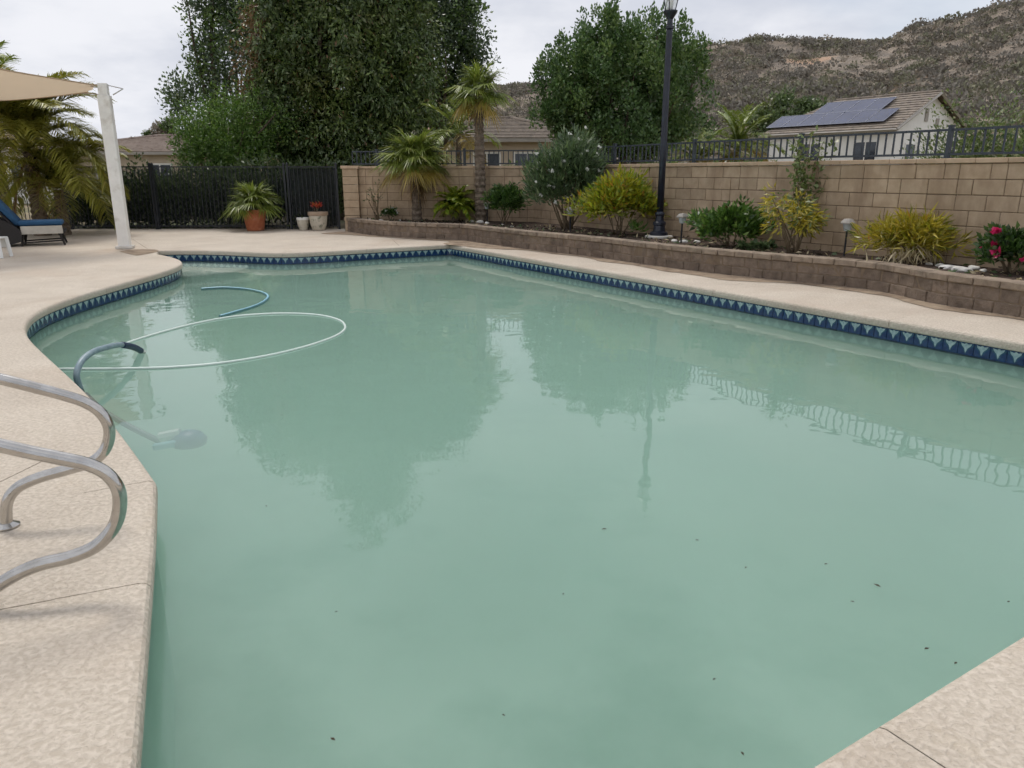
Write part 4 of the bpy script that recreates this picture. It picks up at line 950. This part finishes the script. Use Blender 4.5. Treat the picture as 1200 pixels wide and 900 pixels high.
# ---------------------------------------------------------------- big palm by the fence, hedge
PBs = D(42, 225, 19.3)
palm('bushy yellow green palm behind the lounge chair', (PBs.x, 19.3, 0), 2.1, 'feather', 64, 2.25, .56, .17, .028, seed=8, nl=70, els=(89, 82, 74, 66, 54, 22), old=.4, dry=3, arch=1.75, young='frond_olive')
palm('second stem of the bushy palm behind the lounge chair', (PBs.x + .42, 19.55, 0), 1.15, 'feather', 34, 2.0, .55, .13, .034, seed=9, nl=54, els=(82, 72, 62, 50, 30, 18), arch=1.8, young='frond_olive')
palm('tall feather palm behind the shade sail', (D(-15, 120, 21.8).x, 21.8, 0), 3.3, 'feather', 22, 1.9, .5, .14, .04, seed=10, nl=40)
for k, (px, h_, wd) in enumerate(((95, 1.35, .8), (125, 1.7, .9), (160, 1.75, .9), (195, 1.9, .9), (228, 1.9, .9), (262, 2.1, 1.0), (300, 2.2, 1.0), (335, 2.2, 1.0), (372, 2.2, .95))):
    x = eye(px, 22.6).x; bush('hedge_bush', ('dark hedge bush behind the white shade post' if px < 170 else 'dark hedge bush behind the potted palm fence' if px < 310 else 'dark hedge bush behind the iron gate'), (x, 22.5 + .3 * (k % 2), -.35), wd, .7, h_ * 1.12 + .35, 3800, .12, 'leaf_hedge', .5, nstem=3, lift=-.35, clump=.42, group='hedge bushes behind the pool fence')

# ---------------------------------------------------------------- trees beyond the fence
def lobe(px, py, Y, rx, rz, ry=None):
    c = D(px, py, Y); return ((c.x, c.y, c.z), (rx, ry or rx * .8, rz))
Yb = 26.5
tree('broad_tree', 'huge dense dark green tree with drooping leaves beyond the gate', (eye(395, Yb).x, Yb, 0), [lobe(395, 60, Yb, 2.9, 4.6, 2.4), lobe(345, 110, Yb - .3, 1.5, 2.7, 1.5), lobe(455, 105, Yb - .4, 1.6, 2.8, 1.6), lobe(400, -60, Yb, 1.5, 3.2, 1.6), lobe(345, 20, Yb, 1.4, 2.3, 1.6), lobe(460, 25, Yb, 1.4, 2.1, 1.6), lobe(365, -40, Yb, .7, 1.6), lobe(440, -45, Yb, .7, 1.5), lobe(480, -10, Yb, .5, 1.1), lobe(400, 165, Yb - .8, 2.1, 1.2, 1.2)],
     1900, .42, 62, .165, ['leaf_dark', 'leaf_rust'], split=lambda P: ((P[:, 0] < eye(325, Yb).x + .35 * np.sin(P[:, 2] * 1.3)) & (P[:, 2] > 2.6) & (P[:, 2] < 6.6) & (rng.random(len(P)) < .65)) | (rng.random(len(P)) < .02), droop=.75, trunk_r=.28, fork=1.4, width=.36, shell=.45, light='leaf_dark2')
Ya = 32
tree('pointed_tree', 'tall dark tree with loose pointed branches behind the broad tree', (eye(268, Ya).x, Ya, 0), [lobe(268, 40, Ya, 1.6, 3.2), lobe(285, -30, Ya, 1.7, 2.4), lobe(232, 125, Ya, 1.1, .8), lobe(290, 90, Ya, 2, 3), lobe(245, 20, Ya, .6, 1.5), lobe(238, 70, Ya, .6, 1.0), lobe(212, 115, Ya, .5, .6), lobe(255, -10, Ya, .5, 1.4)], 420, .45, 60, .13, 'leaf_deep', up=.4, trunk_r=.24, fork=2.5, width=.6, elong=1.5, light='leaf_shoot2')
Yc = 31
tree('dark_tree', 'dark green tree rising behind the tall fan palm', (eye(508, Yc).x, Yc, 0), [lobe(505, 45, Yc, 2.0, 2.6), lobe(520, 115, Yc, 1.5, 1.5), lobe(552, 62, Yc, .7, .7), lobe(490, -25, Yc, 1.7, 1.7), lobe(505, 10, Yc, 1.8, 1.8), lobe(545, 20, Yc, .6, .9), lobe(562, 66, Yc, .5, .5), lobe(540, 95, Yc, .8, .6)], 600, .48, 60, .13, 'leaf_deep', trunk_r=.24, fork=2.2, width=.6, light='leaf_shoot2')
Yd = 24.5
tree('light_green_tree', 'small fresh green tree behind the pool fence', (eye(265, Yd).x, Yd, 0), [lobe(262, 158, Yd, 1.35, 1.15), lobe(300, 150, Yd, .9, .9), lobe(232, 170, Yd, .8, .7), lobe(262, 185, Yd, 1.4, .8)], 300, .32, 60, .10, 'leaf_green', up=.35, trunk_r=.1, fork=1, width=.4, elong=1.4)
Ye = 26.5
tl = [lobe(730, 122, Ye, 2.7, 1.8, 2.2), lobe(668, 134, Ye, 1.2, 1.0), lobe(790, 130, Ye, 1.3, 1.1), lobe(730, 92, Ye, 2.1, 1.4, 1.8), lobe(730, 160, Ye, 2.2, .9, 1.8)]
for k in range(34):
    a_ = k * 2.4; rr2 = math.sqrt((k + .5) / 34); c0 = Vector(tl[0][0]); q = c0 + Vector((math.cos(a_) * rr2 * 2.9, math.sin(a_) * rr2 * 2.0, .15 + 1.75 * math.sqrt(max(0, 1 - rr2 ** 2.2)) + random.uniform(-.15, .3)))
    tl.append(((q.x, q.y, q.z), (.26, .26, random.uniform(.6, .95))))
tree('round_tree', 'round dark green tree with upright shoots behind the oleander', (eye(735, Ye).x, Ye, 0), tl, 760, .26, 80, .11, 'leaf_shoot', up=1.0, trunk_r=.16, fork=1.2, width=.6, elong=1.5, shell=.45, light='leaf_shoot2')
# trees by the far house
Yh = 60
tree('scrub_oak', 'grey green oak standing beside the solar panel house', (eye(922, Yh).x, Yh, 0), [lobe(920, 135, Yh, 2.5, 1.5), lobe(900, 145, Yh, 1.6, 1.2), lobe(945, 133, Yh, 1.3, 1.1)], 120, .55, 50, .28, 'leaf_dark', trunk_r=.2, fork=1.5, width=.6)
palm('feathery palm in the neighbour yard with drooping fronds', (eye(862, 34).x, 34, 0), 2.55, 'feather', 26, 2.0, .6, .13, .05, seed=12, nl=36)
palm('smaller yellowing palm in the neighbour yard beside the round tree', (eye(815, 33).x, 33, 0), 2.1, 'feather', 22, 1.8, .55, .12, .05, seed=13, nl=36, els=(70, 52, 36, 20, 6, -10))
bush('flowering_bush', 'loose pale flowered bush behind the railing beside the house', (eye(1150, 15.5).x, 15.5, 0), 1.35, .9, 2.95, 7000, .075, ['leaf_rosebush', 'leaf_olean'], .45, nstem=16, stem_r=.016, up=.6, shell=.35, stem_show=.2)
bush('flowering_bush', 'tall pale green bush behind the railing at the end of the wall', (eye(1235, 13.5).x, 13.5, 0), 1.0, .8, 2.9, 5500, .075, ['leaf_rosebush', 'leaf_shrub'], .45, nstem=12, stem_r=.016, up=.6, shell=.35)
for k, (px, Y_, h_) in enumerate(((700, 22.5, 1.9), (775, 21.5, 1.95), (830, 20.5, 2.0), (885, 19.5, 1.95), (460, 23.5, 2.1), (600, 23.5, 1.95), (650, 22.8, 2.1))):
    bush('yard_bush', ('green yard bush behind the railing and fan palms' if px < 660 else 'green yard bush behind the railing near the lamp post'), (eye(px, Y_).x, Y_, 0), .9, .6, h_, 1500, .12, ['leaf_olean', 'leaf_green'], .4, nstem=4, group='bushes behind the wall railing')

# ---------------------------------------------------------------- houses
def roof_plane(mb, e0, e1, r0, r1, courses, thick=.05):
    """eave e0-e1, ridge r0-r1: overlapping courses of tile, each stepped over the one below"""
    e0, e1, r0, r1 = map(Vector, (e0, e1, r0, r1)); nrm = (e1 - e0).cross(r0 - e0).normalized()
    if nrm.z < 0: nrm = -nrm
    for k in range(courses):
        t0, t1 = k / courses, (k + 1.12) / courses; t1 = min(t1, 1)
        a, b, c, d = e0.lerp(r0, t0), e1.lerp(r1, t0), e1.lerp(r1, t1), e0.lerp(r0, t1)
        up_ = nrm * thick; vs = [a + up_ * 1.6, b + up_ * 1.6, c + up_ * .6, d + up_ * .6, a, b]
        mb.add(vs, [(0, 1, 2, 3), (4, 5, 1, 0)])
def window(parent, c, along, out, w_, h_, grid=True):
    along, out = Vector(along).normalized(), Vector(out).normalized(); c = Vector(c); up_ = Vector((0, 0, 1))
    def bx(mb, cc, sx, sy, sz): 
        m_ = Matrix((along, -out, up_)).transposed(); mb.box(cc, (sx, sy, sz), rot=m_)
    mb = MB(); bx(mb, c + out * .012, w_ - .08, .02, h_ - .08); g_ = mb.build('window', 'glass_dark', parent)
    for dx_, dz_, sx, sz in ((0, h_ / 2, w_ + .06, .08), (0, -h_ / 2, w_ + .06, .08), (-w_ / 2, 0, .08, h_ - .08), (w_ / 2, 0, .08, h_ - .08), (0, 0, .06, h_ - .08)):
        mb = MB(); bx(mb, c + out * .03 + along * dx_ + up_ * dz_, sx, .05, sz); mb.build('frame', 'white', g_)
# the house with solar panels
hA = eye(1044, 45.5); hdir = Vector((-.553, .833, 0)).normalized(); hper = Vector((.833, .553, 0)).normalized()
EZ, RZ, HW, HL = 4.05, 6.25, 8.6, 9.6
house = thing('house', 'white house with solar panels on its grey tiled roof', 'house', (hA.x, hA.y, 0))
O = Vector((hA.x, hA.y, 0)); rel = lambda a, b, z: hdir * a + hper * b + Vector((0, 0, z))
mb = MB(); ins = .45
for (a0, b0), (a1, b1) in (((ins, ins), (HL - ins, ins)), ((HL - ins, ins), (HL - ins, HW - ins)), ((HL - ins, HW - ins), (ins, HW - ins))):
    mb.add([rel(a0, b0, 0), rel(a1, b1, 0), rel(a1, b1, EZ + .1), rel(a0, b0, EZ + .1)], [(0, 1, 2, 3)])
mb.add([rel(ins, ins, 0), rel(ins, HW - ins, 0), rel(ins, HW - ins, EZ + .1), rel(ins, HW / 2, RZ - .1), rel(ins, ins, EZ + .1)], [(0, 1, 2, 3, 4)]); mb.build('wall', 'stucco', house, recalc=True)
rr0, rr1 = rel(0, HW / 2, RZ), rel(HL - 2.6, HW / 2, RZ)
mb = MB(); roof_plane(mb, rel(0, 0, EZ), rel(HL, 0, EZ), rr0, rr1, 14); roof_plane(mb, rel(0, HW, EZ), rel(HL, HW, EZ), rr0, rr1, 14); roof_plane(mb, rel(HL, 0, EZ), rel(HL, HW, EZ), rr1, rr1 + Vector((0, 0, .001)), 14); roof = mb.build('roof', 'roof', house)
mb = MB(); mb.tube([rr0 + Vector((0, 0, .06)), rr1 + Vector((0, 0, .06))], .09, 6); mb.build('ridge_cap', 'roof', roof)
for a, b in ((rel(0, 0, EZ), rr0), (rel(0, HW, EZ), rr0), (rel(0, 0, EZ), rel(HL, 0, EZ))):
    mb = MB(); mb.tube([a + Vector((0, 0, -.06)), b + Vector((0, 0, -.06))], .10, 4); mb.build('fascia', 'trim', house)
# gable vents, windows
for bb, zz_ in ((HW / 2 - .55, 4.95), (HW / 2 + .75, 4.55)):
    mb = MB(); m_ = Matrix((hper, hdir, Vector((0, 0, 1)))).transposed(); mb.box(rel(ins - .03, bb, zz_), (.34, .05, .75 if bb < HW / 2 else .5), rot=m_); mb.build('gable_vent', 'trim', house)
for a_ in (2.1, 5.9): window(house, rel(a_, ins, 2.75), hdir, -hper, 1.5, 1.3)
window(house, rel(ins, 2.4, 2.6), hper, -hdir, 1.1, 1.3)
# solar panels: 2 rows, each a panel with its frame
sl = (rr0 - rel(0, HW / 2 - HW / 2, EZ)); slope_v = (rel(0, HW / 2, RZ) - rel(0, 0, EZ)).normalized(); pn = hdir.cross(slope_v).normalized(); pn = pn if pn.z > 0 else -pn
slen = (rel(0, HW / 2, RZ) - rel(0, 0, EZ)).length
pxd = slope_v.cross(pn); prot = Matrix((pxd, slope_v, pn)).transposed(); pw_, ph_ = 1.18, 1.72
for row, (start, n_p) in enumerate(((1.15, 7), (2.35, 4))):
    for k in range(n_p):
        c_ = rel(0, 0, EZ) + hdir * (start + (k + .5) * (pw_ + .02)) + slope_v * (.62 + row * (ph_ + .04) + ph_ / 2) + pn * .20
        mb = MB(); mb.box((0, 0, 0), (pw_, ph_, .04)); o = mb.build('solar_panel', 'panel', house); o.location = c_; o.rotation_euler = prot.to_euler()
        for sx, sy, ax, ay in ((0, ph_ / 2, pw_, .035), (0, -ph_ / 2, pw_, .035), (pw_ / 2, 0, .035, ph_), (-pw_ / 2, 0, .035, ph_)):
            mb = MB(); mb.box((sx, sy, .022), (ax, ay, .012)); f_ = mb.build('frame', 'alu', o)
# hip-roofed neighbours
def hip_house(label, pxl, pxr, Y, ez, rz, depth, mat_r, mat_w, rz_rot=0, wins=()):
    a, b = eye(pxl, Y), eye(pxr, Y); w_ = b.x - a.x; t = thing('house', label, 'house', (a.x, Y, 0), rz_rot)
    mb = MB(); mb.box((w_ / 2, depth / 2, ez / 2), (w_ - .9, depth - .9, ez)); mb.build('wall', mat_w, t)
    h2 = min(depth / 2, w_ / 2.2); r0, r1 = (h2, depth / 2, rz), (w_ - h2, depth / 2, rz)
    mb = MB(); roof_plane(mb, (0, 0, ez), (w_, 0, ez), r0, r1, 14); roof_plane(mb, (0, depth, ez), (w_, depth, ez), r0, r1, 12)
    roof_plane(mb, (0, 0, ez), (0, depth, ez), r0, r0, 12); roof_plane(mb, (w_, 0, ez), (w_, depth, ez), r1, r1, 12); r = mb.build('roof', mat_r, t)
    for q in (((0, 0, ez), r0), ((w_, 0, ez), r1), (r0, r1)):
        mb = MB(); mb.tube([Vector(q[0]) + Vector((0, 0, .07)), Vector(q[1]) + Vector((0, 0, .07))], .09, 6); mb.build('ridge_cap', mat_r, r)
    mb = MB(); mb.box((w_ / 2, 0, ez - .07), (w_, .06, .16)); mb.build('fascia', 'trim', t)
    for x in wins: window(t, (x, .44, ez - 1.25), (1, 0, 0), (0, -1, 0), 1.3, 1.2)
    return t
hm = hip_house('grey tiled hip roof house behind the tall fan palm', 470, 705, 38, 3.15, 4.35, 9, 'roof', 'stucco_tan', 0, (4.2, 6.2, 8.0))
hl = hip_house('low house with pinkish tiled roof behind the pool fence', 40, 300, 44, 2.7, 3.75, 10, 'roof_warm', 'stucco_tan', 0, (4, 7))
hip_house('small house beside the palm far behind the fence', -160, 36, 40, 2.7, 4.2, 9, 'roof_warm', 'stucco', 0, (5, 8))
hip_house('low white house partly hidden by the neighbour palms', 800, 885, 52, 2.6, 3.4, 7, 'roof_warm', 'stucco', 0, (1.5, 3.2))

# ---------------------------------------------------------------- hills
sil = [(-900, 172), (-300, 170), (0, 166), (150, 163), (200, 157), (230, 148), (330, 128), (450, 105), (560, 93), (610, 91), (650, 86), (720, 66), (800, 54), (840, 49), (870, 47), (900, 44), (960, 42), (1010, 41), (1030, 38), (1040, 30), (1052, 26), (1075, 26), (1100, 19), (1140, 4), (1180, -20), (1230, -42), (1300, -70), (1500, -120), (2000, -200), (4000, -220)]
az_t = np.array([math.atan2(*ray(px, 204)[:2]) for px, py in sil]); el_t = np.array([ray(px, py).z / math.hypot(ray(px, py).x, ray(px, py).y) for px, py in sil])
def vnoise(x, y, seed, octs=5, s0=60):
    r_ = np.random.default_rng(seed); out = np.zeros_like(x); amp = 1; s = s0
    for o_ in range(octs):
        tab = r_.random((256, 256)); fx_, fy_ = x / s, y / s; ix, iy = np.floor(fx_).astype(int), np.floor(fy_).astype(int); tx, ty = fx_ - ix, fy_ - iy; tx, ty = tx * tx * (3 - 2 * tx), ty * ty * (3 - 2 * ty)
        g_ = lambda a, b: tab[a % 256, b % 256]
        out += amp * ((g_(ix, iy) * (1 - tx) + g_(ix + 1, iy) * tx) * (1 - ty) + (g_(ix, iy + 1) * (1 - tx) + g_(ix + 1, iy + 1) * tx) * ty - .5); amp *= .5; s *= .5
    return out
def hill_z(x, y):
    r_ = np.hypot(x, y); az = np.arctan2(x, y); el = np.interp(az, az_t, el_t)
    r0, r1 = 75.0, 330.0
    t = np.clip((r_ - r0) / (r1 - r0), 0, 1.0); prof_ = t ** 1.15
    z = (CAM_H + el * r1) * prof_
    z = np.where(r_ > r1, (CAM_H + el * r1) * (1 - .25 * np.clip((r_ - r1) / 150, 0, 1)), z)
    nz = vnoise(x + 500, y + 90, 5, 6, 70) * 13 * np.clip(t * 1.6, 0, 1) * np.clip((1 - t) * 3.0, .06, 1) * np.clip(el / .12, .15, 1)
    return z + nz - .4 - 3.2 * np.clip((r_ - r0) / 200, 0, 1) * np.clip(el / .12, 0, 1)
xs = np.arange(-420, 520, 3.0); ys = np.arange(62, 480, 3.0); X, Y2 = np.meshgrid(xs, ys); Z = hill_z(X, Y2)
nx, ny = len(xs), len(ys); Vh = np.stack([X, Y2, Z], -1).reshape(-1, 3); ii = np.arange(nx * ny).reshape(ny, nx)
Fh = np.stack([ii[:-1, :-1], ii[:-1, 1:], ii[1:, 1:], ii[1:, :-1]], -1).reshape(-1, 4)
M['hill'] = pm('chaparral_hill', lin(122, 113, 103), lin(154, 140, 124), .25, .98, .8, 1.5, c3=lin(178, 148, 124), s3=.03, r3=(.58, .66), bdist=.6)
tag(link('hill', np_mesh('hill', Vh, Fh, 'hill', smooth=True)), kind='structure')
# chaparral: a mass of shrubs on the slope
ns = 17500; az = np.where(rng.random(ns) < .06, rng.uniform(R(-37), R(-20), ns), rng.uniform(R(-5), R(42), ns)); rr_ = np.sqrt(rng.uniform(72 ** 2, 345 ** 2, ns)); sx, sy = rr_ * np.sin(az), rr_ * np.cos(az)
den = vnoise(sx, sy, 11, 4, 40); keep = den * .7 + rng.uniform(-.35, .35, ns) > -.12; sx, sy = sx[keep], sy[keep]; sz = hill_z(sx, sy)
size = rng.uniform(.6, 2.1, len(sx)) * (.7 + .6 * rng.random(len(sx))); per = 48
C_ = np.stack([sx, sy, sz], -1); P = np.repeat(C_, per, 0); S_ = np.repeat(size, per)[:, None]
u = unit(rng.normal(size=P.shape)); u[:, 2] = np.abs(u[:, 2]); P = P + u * S_ * np.array([1.15, 1.15, .85]) * rng.uniform(.45, 1, (len(P), 1))
V, F = leaves(P, u + rng.normal(size=P.shape) * .7, S_ * .30, .9, .1)
mi = np.repeat(rng.choice(3, len(sx), p=(.62, .26, .12)), per)
def matte(m_):
    p_ = m_.node_tree.nodes['Principled BSDF']; p_.inputs['Roughness'].default_value = .95; p_.inputs['Specular IOR Level'].default_value = .05; return m_
M['scrub_a'] = leaf_mat('scrub_dark', lin(116, 112, 104), lin(144, 138, 128), trans=.1); M['scrub_b'] = leaf_mat('scrub_green', lin(116, 117, 98), lin(142, 140, 118), trans=.1); M['scrub_c'] = leaf_mat('scrub_dry', lin(146, 138, 126), lin(174, 164, 148), trans=.1)
for k_ in 'abc': matte(M['scrub_' + k_])
tag(link('chaparral', np_mesh('chaparral', V, F, ['scrub_a', 'scrub_b', 'scrub_c'], mi=mi)), kind='stuff')
# a few trees on the low far ridge
for px, py, s_, lab in ((177, 157, 2.6, 'tiny round tree on the low far ridge'), (189, 152, 4.0, 'pale bare tree on the low far ridge'), (200, 150, 4.2, 'taller dark tree on the low far ridge')):
    Yr = 250.0; p = D(px, 163, Yr); zg = float(hill_z(np.array([p.x]), np.array([Yr]))[0])
    tree('ridge_tree', lab, (p.x, Yr, zg), [((p.x, Yr, zg + s_ * .9), (s_ * .62, s_ * .6, s_ * .7))], 26, 1.0, 34, .8, 'scrub_c' if 'pale' in lab else 'leaf_dark', trunk_r=.25, fork=s_ * .5, group='trees on the far ridge')
#NEXT
